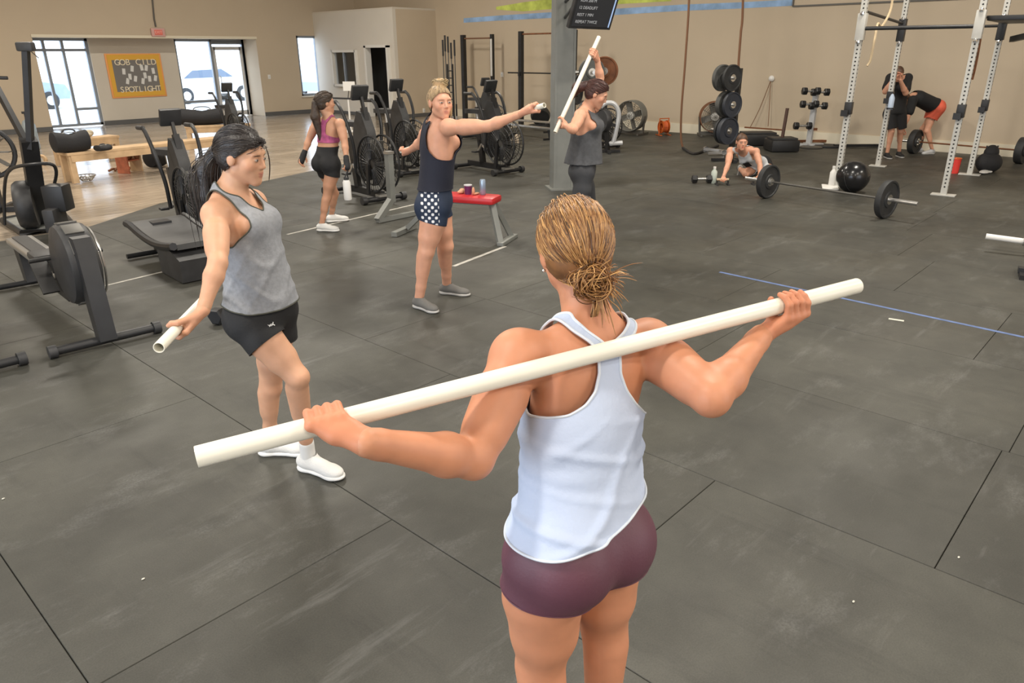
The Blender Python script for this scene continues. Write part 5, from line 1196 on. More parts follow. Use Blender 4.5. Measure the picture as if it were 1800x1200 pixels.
def garment(ctx, name, field, m, off=.008, skip=('armL', 'armR'), extra=None, wr=None, thick=.0025, trim=None, label=None, h=None, sm=2, box=None):
    S = Sdf(); S.ops = list(ctx['S'].ops)
    if extra: extra(S, ctx)
    V, F = S.mesh(h or ctx['h']*.8, off, skip); V = smooth(V, F, sm)
    if wr is not None: N = normals(V, F); V = V+N*wr(V, ctx)[:, None]
    f = field(V, ctx)
    if name in ('tank_top', 't_shirt', 'sports_bra'):
        for o in ctx['S'].ops:
            if o[0] == 'c' and o[8] == 'neck': f = np.minimum(f, ctx['S'].dist(o, V)-off-.016)
        for n_ in 'LR':
            hp, kn = ctx['hips'][n_], A(ctx['J']['kn'+n_]); an_ = A(ctx['J']['an'+n_]); ta = np.clip((V-kn)@(an_-kn)/((an_-kn)@(an_-kn)), 0, 1); f = np.minimum(f, np.linalg.norm(V-kn-ta[:, None]*(an_-kn), axis=1)-.085); s0 = hp*.55+kn*.45; t = np.clip((V-s0)@(kn-s0)/((kn-s0)@(kn-s0)), 0, 1); f = np.minimum(f, np.linalg.norm(V-s0-t[:, None]*(kn-s0), axis=1)-.085)
    V2, F2, ed = clip(V, F, f)
    o = link(name, V2-ctx['o'], F2, m, ctx['body'], None, label)
    md = o.modifiers.new('solid', 'SOLIDIFY'); md.thickness = thick; md.offset = -1
    if trim:
        for L_ in loops(ed):
            mb = MB()
            p = V2[L_]; closed = np.linalg.norm(p[0]-p[-1]) < .05
            for _ in range(6): p = (p+np.roll(p, 1, 0)+np.roll(p, -1, 0))/3 if closed else np.concatenate([p[:1], (p[:-2]+p[1:-1]+p[2:])/3, p[-1:]])
            p = p[::2]; 
            if closed: p = np.concatenate([p, p[:1]])
            if len(p) > 4: mb.tube(list(p-ctx['o']), trim[0], 6, not closed).build('piping', trim[1], o)
    return o
def lerpw(z, pts): return np.interp(z, [p[0] for p in pts], [p[1] for p in pts])
def top_field(wb, wf, nb_, nf, hem, arm=.0):
    """silhouettes in the chest frame: half widths of back and front by height above chest centre, neck openings, hem height in pelvis frame"""
    def f(V, ctx):
        s = ctx['s']; q = (V-ctx['ch'])@ctx['Fc']/s; p = (V-ctx['pel'])@ctx['Fp']/s
        bl = np.clip(q[:, 1]/.05+.5, 0, 1); w = lerpw(q[:, 2], wb)*(1-bl)+lerpw(q[:, 2], wf)*bl; nk = lerpw(q[:, 2], nb_)*(1-bl)+lerpw(q[:, 2], nf)*bl
        hz = hem(p) if callable(hem) else hem
        return np.minimum(np.minimum((w-np.abs(q[:, 0]))*s, (np.abs(q[:, 0])-nk)*s), (p[:, 2]-hz)*s)
    return f
def shorts_field(waist, hemt):
    def f(V, ctx):
        s = ctx['s']; p = (V-ctx['pel'])@ctx['Fp']; out = np.full(len(V), -9.); best = np.full(len(V), 9.)
        for n_ in 'LR':
            hp = ctx['hips'][n_]; kn = A(ctx['J']['kn'+n_]); L = np.linalg.norm(kn-hp); t = (V-hp)@(kn-hp)/L**2; tt = np.clip(t, 0, 1)
            d = np.linalg.norm(V-hp-tt[:, None]*(kn-hp), axis=1); hm = hemt[n_] if isinstance(hemt, dict) else hemt
            m_ = d < best; out[m_] = ((hm-t)*L)[m_]; best[m_] = d[m_]
        return np.minimum(waist*s-p[:, 2], out)
    return f
def leg_skip(V, ctx): return None
def hair_cap(ctx, m, th=.013, line=(.065, 1.1), extra=None, name='hair', h=.005, label=None, bump=True):
    hc, F, s = ctx['hc'], ctx['Fh'], ctx['hs']; S = Sdf(); L = lambda x, y, z: hc+F@(A((x, y, z))*s)
    S.ell(L(0, -.016, .030), A((.072+th, .094+th, .086+th))*s, F, .02); S.ell(L(0, -.035, -.02), A((.060+th, .055+th, .06))*s, F, .03)
    V, Fa = S.mesh(h); V = smooth(V, Fa, 1); q = (V-hc)@F/s
    f = q[:, 2]-(line[0]+line[1]*(q[:, 1]-.08))-np.abs(q[:, 0])*.12; ear = np.sqrt(((np.abs(q[:, 0])-.08)/.03)**2+((q[:, 1]-.0)/.024)**2+((q[:, 2]+.002)/.036)**2)-1
    f = np.minimum(f*s, ear*.02)
    V2, F2, _ = clip(V, Fa, f); 
    S2 = Sdf()
    if extra: extra(S2, L, F, s)
    VV, FF = [V2], [A(F2).astype(int)]
    if S2.ops: v3, f3 = S2.mesh(h); v3 = smooth(v3, f3, 1); VV.append(v3); FF.append(tri(f3)+len(V2))
    o = link(name, np.concatenate(VV)-ctx['o'], np.concatenate(FF), m, ctx['body'], None, label)
    return o
def comb(ctx, knot, n, tone, th=.013, line=(.065, 1.1), seed=1, r=.0016, m=None, name='combed_strands', ymin=-.03):
    rg = np.random.default_rng(seed); L = lambda v: ctx['hc']+ctx['Fh']@(A(v)*ctx['hs']); R_ = A((.072+th+.0005, .094+th+.0005, .086+th+.0005)); c0 = A((0, -.016, .030)); knot = A(knot); en = unit((knot-c0)/R_)
    v = rg.normal(size=(40000, 3)); v /= np.linalg.norm(v, axis=1)[:, None]; p = c0+v*R_; f = p[:, 2]-(line[0]+line[1]*(p[:, 1]-.08))-np.abs(p[:, 0])*.12
    edge = v[(f > -.007) & (f < .003) & (p[:, 1] > ymin)]; inner = v[(f > .003)]; gs, cs = [], []
    for k in range(n):
        st = edge[rg.integers(len(edge))] if rg.random() < .55 else inner[rg.integers(len(inner))]
        if st@en > .95: continue
        e2 = unit(en+rg.normal(0, .07, 3)); lift = rg.uniform(.0, .035); pts = []
        for i in range(6):
            t = i/5; w = unit(st*(1-t)+e2*t); q_ = c0+w*R_*(1+lift*math.sin(math.pi*min(1, t+.05))); c2_ = A((0, -.035, -.02)); r2_ = A((.061+th, .056+th, .061)); v_ = (q_-c2_)/r2_; n_ = np.linalg.norm(v_)
            if n_ < 1: q_ = c2_+v_/n_*r2_*(1+lift*.3)
            pts.append(L(q_))
        pts.append(L(knot+rg.normal(0, .007, 3))); gs.append(pts); cs.append(tone(rg))
    return strands(ctx, gs, cs, m, r, name=name)
def strands(ctx, guides, cols, m, r=.0016, name='hair_strands', n=4):
    V, F, C = [], [], []
    for pts, c_ in zip(guides, cols):
        pts = catmull(pts, 4); k = len(pts); t0 = unit(pts[1]-pts[0]); u, w = perp(t0); b = len(V)
        for i, p in enumerate(pts):
            t = unit(pts[min(i+1, k-1)]-pts[max(i-1, 0)]); u = unit(u-t*(u@t)); w = np.cross(t, u); rr = r*(1-.75*abs(2*i/(k-1)-1)**3)
            for j in range(n): a = 2*math.pi*j/n; V.append(p+rr*(math.cos(a)*u+math.sin(a)*w)-ctx['o']); C.append(c_)
        for i in range(k-1):
            for j in range(n): F.append((b+i*n+j, b+i*n+(j+1) % n, b+(i+1)*n+(j+1) % n, b+(i+1)*n+j))
    o = link(name, A(V), F, m, ctx['body'], A(C)); o['kind'] = 'stuff'; return o
def make_shoes(ctx, m, sole, lace=None, s=1., socks=None, dirs=None, h=.005, names=('sneaker',)):
    for n_ in 'LR':
        J = ctx['J']; an = A(J['an'+n_]); d = unit(J['toe'+n_]); up = unit(J.get('fup'+n_, UP)); d = unit(d-up*(d@up)); sd = np.cross(d, up); z0 = an-up*J.get('ah', .085)*s
        L = lambda x, y, z: z0+d*x*s+sd*y*s+up*z*s; F = np.stack([sd, d, up], 1)
        S = Sdf(); S.cone(L(-.035, 0, .045), L(.0, 0, .05), .036*s, .036*s, .02); S.cone(L(0, 0, .045), L(.12, 0, .032), .036*s, .036*s, .03, n=up, sc=.8); S.ell(L(.15, 0, .03), A((.042, .055, .030))*s, F, .03); S.cone(L(-.01, 0, .06), L(.0, 0, .090), .037*s, .036*s, .02); S.cone(L(.02, 0, .07), L(.08, 0, .05), .026*s, .026*s, .03)
        V, Fa = S.mesh(h); V = smooth(V, Fa, 2); hz = (V-z0)@up; V2, F2, _ = clip(V, Fa, np.minimum(hz-.012*s, .094*s-hz)); sh = link('sneaker', V2-ctx['o'], F2, m, ctx['body'])
        S = Sdf(); S.ell(L(-.025, 0, .012), A((.040, .045, .02))*s, F, .02); S.cone(L(-.02, 0, .012), L(.14, 0, .012), .036*s, .042*s, .02, n=up, sc=.45); S.ell(L(.15, 0, .013), A((.047, .062, .018))*s, F, .02)
        V, Fa = S.mesh(h); V = smooth(V, Fa, 2); hz = (V-z0)@up; V = V+up*np.maximum(.0-hz, 0)[:, None]; link('sole', V-ctx['o'], Fa, sole, sh)
        if lace is not None:
            mb = MB()
            for q in range(4): x = .035+q*.020; zz = .082-.0105*q; mb.tube([L(x, -.026, zz-.012)-ctx['o'], L(x+.006, 0, zz)-ctx['o'], L(x, .026, zz-.012)-ctx['o']], .0028*s, 5)
            mb.build('laces', lace, sh)
        if socks is not None:
            S = Sdf(); a2 = an*.86+A(J['kn'+n_])*.14 if socks[1] is None else an+(A(J['kn'+n_])-an)*socks[1]; S.cone(an-up*.02, a2, .037*s, .036*s, .01); V, Fa = S.mesh(h); V = smooth(V, Fa, 1); link('sock', V-ctx['o'], Fa, socks[0], ctx['body'])
# ------------------------------------------------------------------ who stands where
def pvc(a, b, label, R=.020, group='white pvc training pipes'):
    a, b = A(a), A(b); d = unit(b-a); L = np.linalg.norm(b-a); r = thing('pvc_pipe', label, 'pipe', a, 0, group)
    MB().lathe([(R*.84, 0), (R*.97, 0), (R, .002), (R, L-.002), (R*.97, L), (R*.84, L), (R*.84, L-.25), (R*.84, .25), (R*.84, 0)], (0, 0, 0), d, 28).build('pipe_wall', PVC, r)
    return r
def hd(fwd, pitch=0., roll=0.):
    f = unit(fwd); r = A((f[1], -f[0], 0)); up = UP*math.cos(pitch)+f*math.sin(pitch); return dict(hright=unit(r*math.cos(roll)+UP*math.sin(roll)), hup=unit(up-r*math.sin(roll)))
def rightof(f): f = unit(f); return A((f[1], -f[0], 0))
def RF(x, y): return RT*x+FW*y
WT = mat('white ribbed cotton', (.46, .53, .68), .85, bump=.15, bscale=90, var=.04, vscale=5)
WTT = mat('white tank hem band', (.62, .67, .74), .85)
GT = mat('heather grey jersey', (.26, .27, .29), .9, bump=.2, bscale=180, var=.12, vscale=60)
PIP = mat('dark olive piping', (.06, .06, .045), .8)
PLUM = mat('plum stretch fabric', (.115, .042, .062), .55, bump=.1, bscale=140)
BLK = mat('black stretch fabric', (.012, .012, .013), .8, bump=.15, bscale=120)
CHAR = mat('charcoal jersey', (.075, .078, .085), .9, bump=.2, bscale=120, var=.15, vscale=30)
LEG = mat('dark grey leggings', (.035, .037, .042), .8, bump=.15, bscale=120)
SNW = mat('white knit sneaker', (.66, .65, .62), .7, bump=.25, bscale=150); SOLEW = mat('white rubber sole', (.74, .73, .70), .5)
SNG = mat('grey knit sneaker', (.13, .125, .115), .75, bump=.25, bscale=150); SOLEG = mat('pale grey sole', (.42, .41, .39), .5); LACEG = mat('grey lace', (.3, .29, .28), .8)
SKIN1 = (.56, .245, .135); SKIN2 = (.60, .33, .205); SKIN3 = (.64, .33, .215); SKIN4 = (.52, .27, .165)
# ---------- 1 the woman in the foreground seen from behind
pL, pR = P(345, 803, 1.133), P(1507, 502, 1.798); dp = unit(pR-pL)
pvc(pL, pR, 'long white pipe across the shoulders of the woman in the foreground')
CL = pL+(pR-pL)*.143; CR = pL+(pR-pL)*.857
fwd1 = RF(-.40, .92)
J1 = dict(c7=P(1046, 572, 1.578), pelvis=P(1015, 918, 1.45), shL=P(910, 628, 1.50), shR=P(1140, 606, 1.655), elL=P(832, 806, 1.33), elR=P(1250, 698, 1.45), armk=1.20, legk=1.22,
    wrL=P(646, 778, 1.185), wrR=P(1338, 590, 1.665), head=P(1007, 440, 1.655), knL=P(950, 1170, 1.40), knR=P(1062, 1100, 1.52), pright=rightof(RF(-.62, .78)), pup=UP+FW*.05, toeL=fwd1, toeR=fwd1, **hd(RF(-.34, .94), .12, .03))
J1['anL'] = J1['knL']+RF(-.01, -.06)-UP*(J1['knL'][2]-.085); J1['anR'] = J1['knR']+RF(.0, -.03)-UP*(J1['knR'][2]-.085)
def wrk1(V, ctx):
    q = (V-ctx['pel'])@ctx['Fp']; z = q[:, 2]; x = q[:, 0]
    a = np.clip((.30-z)/.1, 0, 1)*np.clip((z+.06)/.05, 0, 1)
    ph = z*70+18*x*np.abs(x)+2.2*np.sin(x*9); w1 = np.maximum(np.sin(ph), 0)**3*.0085*np.clip(.6+.5*np.sin(z*31+x*7), .1, 1)
    ph2 = z*52-x*40+1.5*np.sin(z*20); w2 = np.maximum(np.sin(ph2), 0)**4*.007
    side = np.exp(-((z-.17)/.06)**2)*.0018*np.sin(z*120)
    return a*(w1+w2)+side*np.clip(np.abs(x)/.1, 0, 1)*a
def tank1_extra(S, ctx):
    F, p, s = ctx['Fp'], ctx['pel'], ctx['s']; w = ctx['ch']*.42+p*.58
    S.cone(w+F@A((0, -.008, .09)), p+F@A((0, -.008, .01)), .128, .142, .05, n=F[:, 1], sc=.84, tag='trunk'); S.ell(p+F@A((0, -.055, -.01)), (.135, .082, .12), F, .05, 'trunk')
g1 = [dict(name='tank_top', label='white racerback tank top', m=WT, off=.011, h=.006, field=top_field(
        [(-.30, .6), (-.062, .30), (-.045, .17), (-.025, .112), (.0, .074), (.03, .046), (.07, .030), (.12, .030), (.14, .048), (.165, .088), (.19, .11), (.3, .13)],
        [(-.08, .4), (-.02, .14), (.05, .10), (.2, .115), (.3, .13)], [(.125, -.2), (.13, 0), (.145, .020), (.165, .052), (.19, .078), (.3, .09)], [(.05, -.2), (.06, 0), (.1, .05), (.2, .075), (.3, .09)],
        lambda p: .066+.27*p[:, 0]), extra=tank1_extra, wr=wrk1, trim=(.0034, WTT), sm=5),
      dict(name='shorts', label='plum stretch shorts', m=PLUM, off=.006, h=.006, field=shorts_field(.13, dict(L=.20, R=.13)), trim=(.002, PLUM))]
HAIRB = mat('golden brown hair', (.26, .13, .045), .42, attr=True, spec=.6)
def hair1(ctx):
    hc, F, s = ctx['hc'], ctx['Fh'], ctx['hs']; L = lambda x, y, z: hc+F@(A((x, y, z))*s)
    capm = mat('brown hair base', (.17, .075, .024), .5, var=.35, vscale=30)
    knot = A((-.012, -.112, -.058))
    def ex(S, L, F, s):
        S.ell(L(*(knot+A((0, .0, .0)))), A((.030, .024, .030))*s, F, .01)
    hair_cap(ctx, capm, .014, extra=ex, line=(.060, 1.0))
    rg = np.random.default_rng(3); gs, cs = [], []
    def tone():
        t = rg.random()**1.4; base = A((.20, .080, .022))*(1-t)+A((.62, .34, .12))*t if rg.random() < .8 else A((.10, .045, .016)); return base*rg.uniform(.8, 1.15)
    R = A((.0875, .1085, .1005)); c0 = A((0, -.016, .030))
    def surf(v, lift=0.): v = unit(v); return c0+v*R*(1+lift)
    for k in range(2100):                                    # strands combed back over the skull to the knot
        az = rg.uniform(-1, 1); el_ = rg.uniform(-.3, 1.35)
        if rg.random() < .55: st = A((math.sin(az*1.45)*math.cos(el_*.8), math.cos(az*1.3)*math.cos(el_)*.9-.1, math.sin(el_)))
        else: st = A((rg.uniform(-1, 1), rg.uniform(-.6, .5), rg.uniform(.2, 1)))
        st = unit(st); en = unit(knot-c0)+A(rg.normal(0, .07, 3))
        if st@unit(en) > .93: continue
        pts = []; lift = rg.uniform(.0, .05)
        for i in range(6):
            t = i/5; v = unit(st)*(1-t)+unit(en)*t; v = unit(v+A((0, 0, -.25*math.sin(t*math.pi)*abs(st[0])))+A((0, -.15, 0))*math.sin(t*math.pi)); pts.append(L(*surf(v, lift*math.sin(math.pi*min(1, t+.12)))))
        pts.append(L(*(knot+A(rg.normal(0, .009, 3))))); gs.append(pts); cs.append(tone())
    for k in range(260):                                    # nape wisps rising to the knot
        x = rg.uniform(-.062, .062); st = A((x, -.055-.02*math.cos(x*20), -.078+abs(x)*.25)); md = (st+knot)/2+A((0, -.02, -.008)); gs.append([L(*st), L(*md), L(*(knot+A(rg.normal(0, .012, 3))))]); cs.append(tone())
    for k in range(330):                                    # the messy looped bun
        a0 = rg.uniform(0, 6.28); rr = rg.uniform(.010, .036); ax = unit(A((rg.normal(0, .5), -1, rg.normal(0, .5)))); u, w = perp(ax); c_ = knot+A(rg.normal(0, .009, 3))+A((0, -.012, 0)); span = rg.uniform(2., 4.6)
        gs.append([L(*(c_+rr*(math.cos(a0+span*i/6)*u*1.1+math.sin(a0+span*i/6)*w)+ax*.010*math.sin(i*.9))) for i in range(7)]); cs.append(tone()*1.08)
    for k in range(85):                                     # loose ends flying to the right and hanging down
        a_ = rg.uniform(-1.3, .9) if k < 55 else rg.uniform(-1.75, -1.35); ln = rg.uniform(.03, .085); d = A((math.cos(a_), rg.uniform(-.5, .1), math.sin(a_))); sg = knot+A((.015, -.01, 0)); kk = A(rg.normal(0, .008, 3))
        gs.append([L(*(sg+kk*.3)), L(*(sg+d*ln*.45+kk)), L(*(sg+d*ln*.8+kk+A((0, 0, -.004)))), L(*(sg+d*ln+kk*1.5+A((0, 0, -.014))))]); cs.append(tone()*1.1)
    for k in range(26):                                     # lock falling beside the strap
        sg = knot+A((.014+rg.normal(0, .006), 0, -.01)); gs.append([L(*sg), L(*(sg+A((.004, -.004, -.035)))), L(*(sg+A((.0+rg.normal(0, .004), .010, -.075)))), L(*(sg+A((-.004+rg.normal(0, .006), .02, rg.uniform(-.13, -.1)))))]); cs.append(tone())
    strands(ctx, gs, cs, HAIRB, .0013, n=3)
    comb(ctx, knot, 1500, lambda rg: tone(), th=.014, line=(.060, 1.0), r=.0013, m=HAIRB, ymin=-.2)
hands1 = [lambda S: grip(S, J1['wrL'], CL, dp, .020, 1, -1, .93, .026, elbow=J1['elL']), lambda S: grip(S, J1['wrR'], CR, dp, .020, -1, -1, .93, .026, elbow=J1['elR'])]
c1 = build_person('a', 'woman seen from behind in white racerback tank and plum shorts holding a pipe', J1, SKIN1, h=.0065, hh=.003, hf=.0045, garments=g1, hair=hair1, hands=hands1, s=.95, bulk=1.03, shoes=dict(m=SNW, sole=SOLEW, s=.93))
# earring
e_ = c1['hc']+c1['Fh']@A((-.079, -.008, -.036)); o = MB().ell(e_-c1['o'], (.0045,)*3, n=10, m=8).build('earring', CHROME, c1['body'])
# thin necklace chain
F_, c7_ = c1['Fc'], c1['c7']
# ---------- 2 the ponytailed woman in the grey tank
f2 = RF(.93, -.30)
A2 = P(279, 611, 2.36); B2 = P(436, 446, 3.62); pvc(A2, B2, 'white pipe held low behind her back by the ponytailed woman')
d2_ = unit(B2-A2); CR2 = A2+d2_*.205; CL2 = B2-d2_*.14
gR, gL = G(545, 826), G(478, 797)
J2 = dict(c7=P(397, 338, 3.08), pelvis=P(461, 533, 3.05), shR=P(378, 378, 2.94), shL=P(446, 356, 3.20), elR=P(383, 462, 2.74), wrR=P(357, 545, 2.62), elL=P(432, 430, 3.42), wrL=CL2+UP*.05-FW*.06+RT*.02,
    head=P(426, 275, 3.07), knR=P(522, 662, 2.92), knL=P(475, 680, 3.16), anR=A((gR[0], gR[1], .085)), anL=A((gL[0], gL[1], .085)), toeR=G(612, 846)-gR, toeL=G(530, 797)-gL, pright=rightof(f2), pup=UP, kfR=f2, kfL=f2, **hd(RF(.975, -.2), .16))
def wrk2(V, ctx):
    q = (V-ctx['pel'])@ctx['Fp']; z, y, x = q[:, 2], q[:, 1], q[:, 0]
    return np.maximum(np.sin(z*48+y*30+2*np.sin(x*22)), 0)**3*.006*np.clip((.32-z)/.15, 0, 1)+np.maximum(np.sin(z*30-y*45+x*20), 0)**4*.005*np.clip((.4-z)/.2, 0, 1)
def tank2_extra(S, ctx):
    F, p, s = ctx['Fp'], ctx['pel'], ctx['s']; S.cone(ctx['ch']+F@A((0, .02, -.02)), p+F@A((0, .0, -.0)), .118, .148, .05, n=F[:, 1], sc=.88, tag='trunk')
g2 = [dict(name='tank_top', label='heather grey tank top', m=GT, off=.012, h=.009, field=top_field([(-.12, .4), (-.02, .16), (.03, .10), (.10, .085), (.2, .088), (.3, .085)], [(-.13, .4), (-.05, .155), (.02, .115), (.1, .098), (.2, .092), (.3, .085)],
        [(.11, -.2), (.13, 0), (.17, .045), (.3, .058)], [(.055, -.2), (.065, 0), (.10, .042), (.18, .058), (.3, .06)], lambda p: .015-.1*np.clip(p[:, 1], -.1, .1)), extra=tank2_extra, wr=wrk2, trim=(.0032, PIP), sm=3),
      dict(name='shorts', label='black running shorts', m=BLK, off=.012, h=.009, field=shorts_field(.09, dict(L=.30, R=.33)), trim=(.0025, BLK))]
HAIRK = mat('black hair', (.018, .014, .013), .42, bump=.5, bscale=60, var=.4, vscale=25, spec=.5)
def hair2(ctx):
    def ex(S, L, F, s):
        S.ell(L(0, -.112, -.005), A((.026, .03, .026))*s, F, .01)
        S.cone(L(0, -.125, -.01), L(.0, -.165, -.09), .034*s, .048*s, .02); S.cone(L(0, -.165, -.09), L(.005, -.155, -.20), .048*s, .044*s, .02); S.cone(L(.005, -.155, -.2), L(.0, -.13, -.34), .043*s, .022*s, .02)
    hair_cap(ctx, HAIRK, .013, extra=ex, line=(.067, 1.05), h=.006)
    rg = np.random.default_rng(5); gs = []; L = lambda x, y, z: ctx['hc']+ctx['Fh']@(A((x, y, z))*ctx['hs'])
    for k in range(120):
        j = A(rg.normal(0, .016, 3)); gs.append([L(*(A((0, -.11, 0))+j*.4)), L(*(A((0, -.165, -.09))+j*2)), L(*(A((.005, -.16, -.2))+j*2.2)), L(*(A((0, -.13, rg.uniform(-.42, -.33)))+j*2))])
    for k in range(4):
        j = rg.normal(0, .003); gs.append([L(-.045, .080, .055+j), L(-.055, .092+j, .01), L(-.055, .098+j, -.04), L(-.05, .098+j, rg.uniform(-.11, -.06))])
    m = mat('hair strand black', (.03, .022, .02), .4, attr=True, spec=.6)
    strands(ctx, gs, [A((.03, .022, .018))]*len(gs), m, .0018, n=4)
    comb(ctx, (0, -.112, -.005), 900, lambda rg: A((.028, .021, .018))*rg.uniform(.5, 1.5), line=(.067, 1.05), r=.0013, m=m)
hands2 = [lambda S: grip(S, J2['wrR'], CR2, d2_, .020, -1, 1, .95, .024, elbow=J2['elR']), lambda S: grip(S, J2['wrL'], CL2, d2_, .020, 1, -1, .95, .024, elbow=J2['elL'])]
c2 = build_person('b', 'ponytailed woman in grey tank and black shorts stepping forward with a pipe behind her', J2, SKIN2, h=.009, hh=.0035, hf=.004, garments=g2, hair=hair2, hands=hands2, s=.96, bulk=1.02,
    shoes=dict(m=SNW, sole=SOLEW, lace=LACEG, s=.98, socks=(SOLEW, .17)), brow=(.03, .02, .018), lip=(.48, .20, .14))
# small emblem on the leg of the shorts
so = [o for o in c2['body'].children if o.name.startswith('shorts')][0]
vs_ = np.array([v.co for v in so.data.vertices])+c2['o']; dr_ = unit(ray(477, 567)); rel = vs_-CP; tt = rel@dr_; pd = np.linalg.norm(rel-tt[:, None]*dr_, axis=1); near = np.where(pd < .012)[0]; base = vs_[near[np.argmin(tt[near])]]
nrm = unit(CP-base); ex_ = unit(np.cross(UP, nrm)); ey_ = np.cross(nrm, ex_); ex_, ey_ = ex_*.94+ey_*.34, ey_*.94-ex_*.34
for sg_ in (1, -1): MB().tube([base+nrm*.005+ex_*x*.013+ey_*(sg_*(.008-.011*(1-x*x)))-c2['o'] for x in np.linspace(-1, 1, 11)], .0019, 6).build('emblem_arc', SOLEW, so)
# ---------- 3 the woman in navy with both arms out
A3, B3 = P(705, 266, 6.30), P(957, 185, 5.22); pvc(A3, B3, 'white pipe held out at arm length by the navy clad woman', .018); d3 = unit(B3-A3)
CR3 = B3-d3*.10; CL3 = A3+d3*.07; fp3 = RF(.97, .05)
gR, gL = G(738, 541), G(786, 516)
J3 = dict(c7=P(764, 212, 5.62), pelvis=P(765, 348, 5.58), shR=P(789, 224, 5.43), shL=P(756, 226, 5.74), elR=P(858, 222, 5.36), wrR=P(913, 201, 5.32), elL=P(741, 250, 5.96), wrL=P(725, 261, 6.14), head=P(774, 181, 5.53),
    knR=P(749, 442, 5.45), knL=P(783, 432, 5.68), armk=.95, legk=1.05, anR=A((gR[0], gR[1], .085)), anL=A((gL[0], gL[1], .085)), toeR=G(772, 552)-gR, toeL=G(834, 521)-gL, pright=rightof(fp3), pup=UP, kfR=RF(.8, -.5), kfL=RF(.9, -.4), **hd(RF(.52, -.85), -.05))
NAVY = mat('black navy knit', (.009, .011, .024), .8, bump=.15, bscale=120); NAV2 = mat('navy stretch fabric', (.010, .022, .052), .7)
def dots():
    m = bpy.data.materials.new('navy fabric with white dots'); m.use_nodes = True; nt = m.node_tree; b = nt.nodes['Principled BSDF']; L = nt.links.new
    tc = nt.nodes.new('ShaderNodeTexCoord'); mp = nt.nodes.new('ShaderNodeMapping'); mp.inputs['Rotation'].default_value = (0, 0, 0); mp.inputs['Scale'].default_value = (1, 1, 1)
    sp = nt.nodes.new('ShaderNodeSeparateXYZ'); L(tc.outputs['Object'], sp.inputs[0])
    def M_(op, x, y):
        n = nt.nodes.new('ShaderNodeMath'); n.operation = op
        for i, v in enumerate((x, y)):
            if v is None: continue
            if isinstance(v, (int, float)): n.inputs[i].default_value = v
            else: L(v, n.inputs[i])
        return n.outputs[0]
    # along the facing direction u, and height z
    u = M_('ADD', M_('MULTIPLY', sp.outputs[0], float(fp3[0]/np.linalg.norm(fp3))), M_('MULTIPLY', sp.outputs[1], float(fp3[1]/np.linalg.norm(fp3))))
    S_ = 2*math.pi/.052
    a = M_('SINE', M_('MULTIPLY', u, S_), None); c = M_('SINE', M_('MULTIPLY', sp.outputs[2], S_), None)
    pr = M_('MULTIPLY', a, c); w = M_('GREATER_THAN', pr, .30)
    band = M_('MULTIPLY', M_('GREATER_THAN', u, -.105), M_('LESS_THAN', u, .035)); w = M_('MULTIPLY', w, band)
    mx = nt.nodes.new('ShaderNodeMix'); mx.data_type = 'RGBA'; mx.inputs[6].default_value = (.010, .022, .052, 1); mx.inputs[7].default_value = (.7, .7, .72, 1); L(w, mx.inputs[0]); L(mx.outputs[2], b.inputs['Base Color']); b.inputs['Roughness'].default_value = .7
    return m
def tank3_extra(S, ctx):
    F, p = ctx['Fp'], ctx['pel']; S.cone(ctx['ch'], p+UP*.05, .118, .13, .05, n=F[:, 1], sc=.85, tag='trunk')
g3 = [dict(name='shorts', label='navy shorts with a dotted side panel', m=dots(), off=.006, h=.010, field=shorts_field(.14, dict(L=.30, R=.30))),
      dict(name='tank_top', label='dark navy open sided tank top', m=NAVY, off=.013, h=.010, field=top_field([(-.17, .4), (-.10, .15), (-.02, .075), (.06, .05), (.12, .05), (.2, .075), (.3, .08)], [(-.17, .4), (-.10, .14), (.0, .11), (.1, .085), (.3, .08)],
        [(.13, -.2), (.14, 0), (.17, .035), (.3, .05)], [(.08, -.2), (.1, 0), (.18, .05), (.3, .055)], lambda p: .075+.0*p[:, 0]), extra=tank3_extra, sm=3, trim=(.003, NAVY))]
HAIRL = mat('blond hair', (.30, .19, .09), .5, bump=.5, bscale=50, var=.35, vscale=22)
def hair3(ctx):
    hair_cap(ctx, HAIRL, .008, line=(.078, 1.1), h=.007, extra=lambda S, L, F, s: (S.ell(L(-.02, -.03, .135), A((.046, .044, .034))*s, F, .02), S.ell(L(-.045, -.05, .125), A((.03, .03, .028))*s, F, .01), S.cone(L(.0, -.02, .10), L(-.01, -.03, .12), .04*s, .04*s, .02)))
    rg = np.random.default_rng(8); L = lambda x, y, z: ctx['hc']+ctx['Fh']@(A((x, y, z))*ctx['hs']); gs = []
    for k in range(140):
        a = rg.uniform(0, 6.28); b = rg.uniform(.03, .06); c = A((-.025, -.035, .135)); gs.append([L(*(c+A((math.cos(a+t)*b, math.sin(a+t)*b*.9, rg.uniform(-.03, .03))))) for t in (0, .7, 1.4, 2.1)])
    for k in range(20): x = rg.uniform(-.08, -.06); gs.append([L(x, .0, .05), L(x-.006, .015, -.02), L(x-.002, .01, rg.uniform(-.11, -.06))])
    strands(ctx, gs, [A((.50, .37, .20))*rg.uniform(.6, 1.2) for _ in gs], mat('hair strand blond', (.5, .37, .2), .45, attr=True), .003, n=4)
    comb(ctx, (-.02, -.03, .115), 800, lambda rg: A((.38, .26, .14))*rg.uniform(.3, 1.6), th=.008, line=(.078, 1.1), r=.0017, m=MATS['hair strand blond'])
hands3 = [lambda S: grip(S, J3['wrR'], CR3, d3, .018, 1, -1, 1., .025, elbow=J3['elR']), lambda S: grip(S, J3['wrL'], CL3, d3, .018, -1, 1, 1., .025, elbow=J3['elL'])]
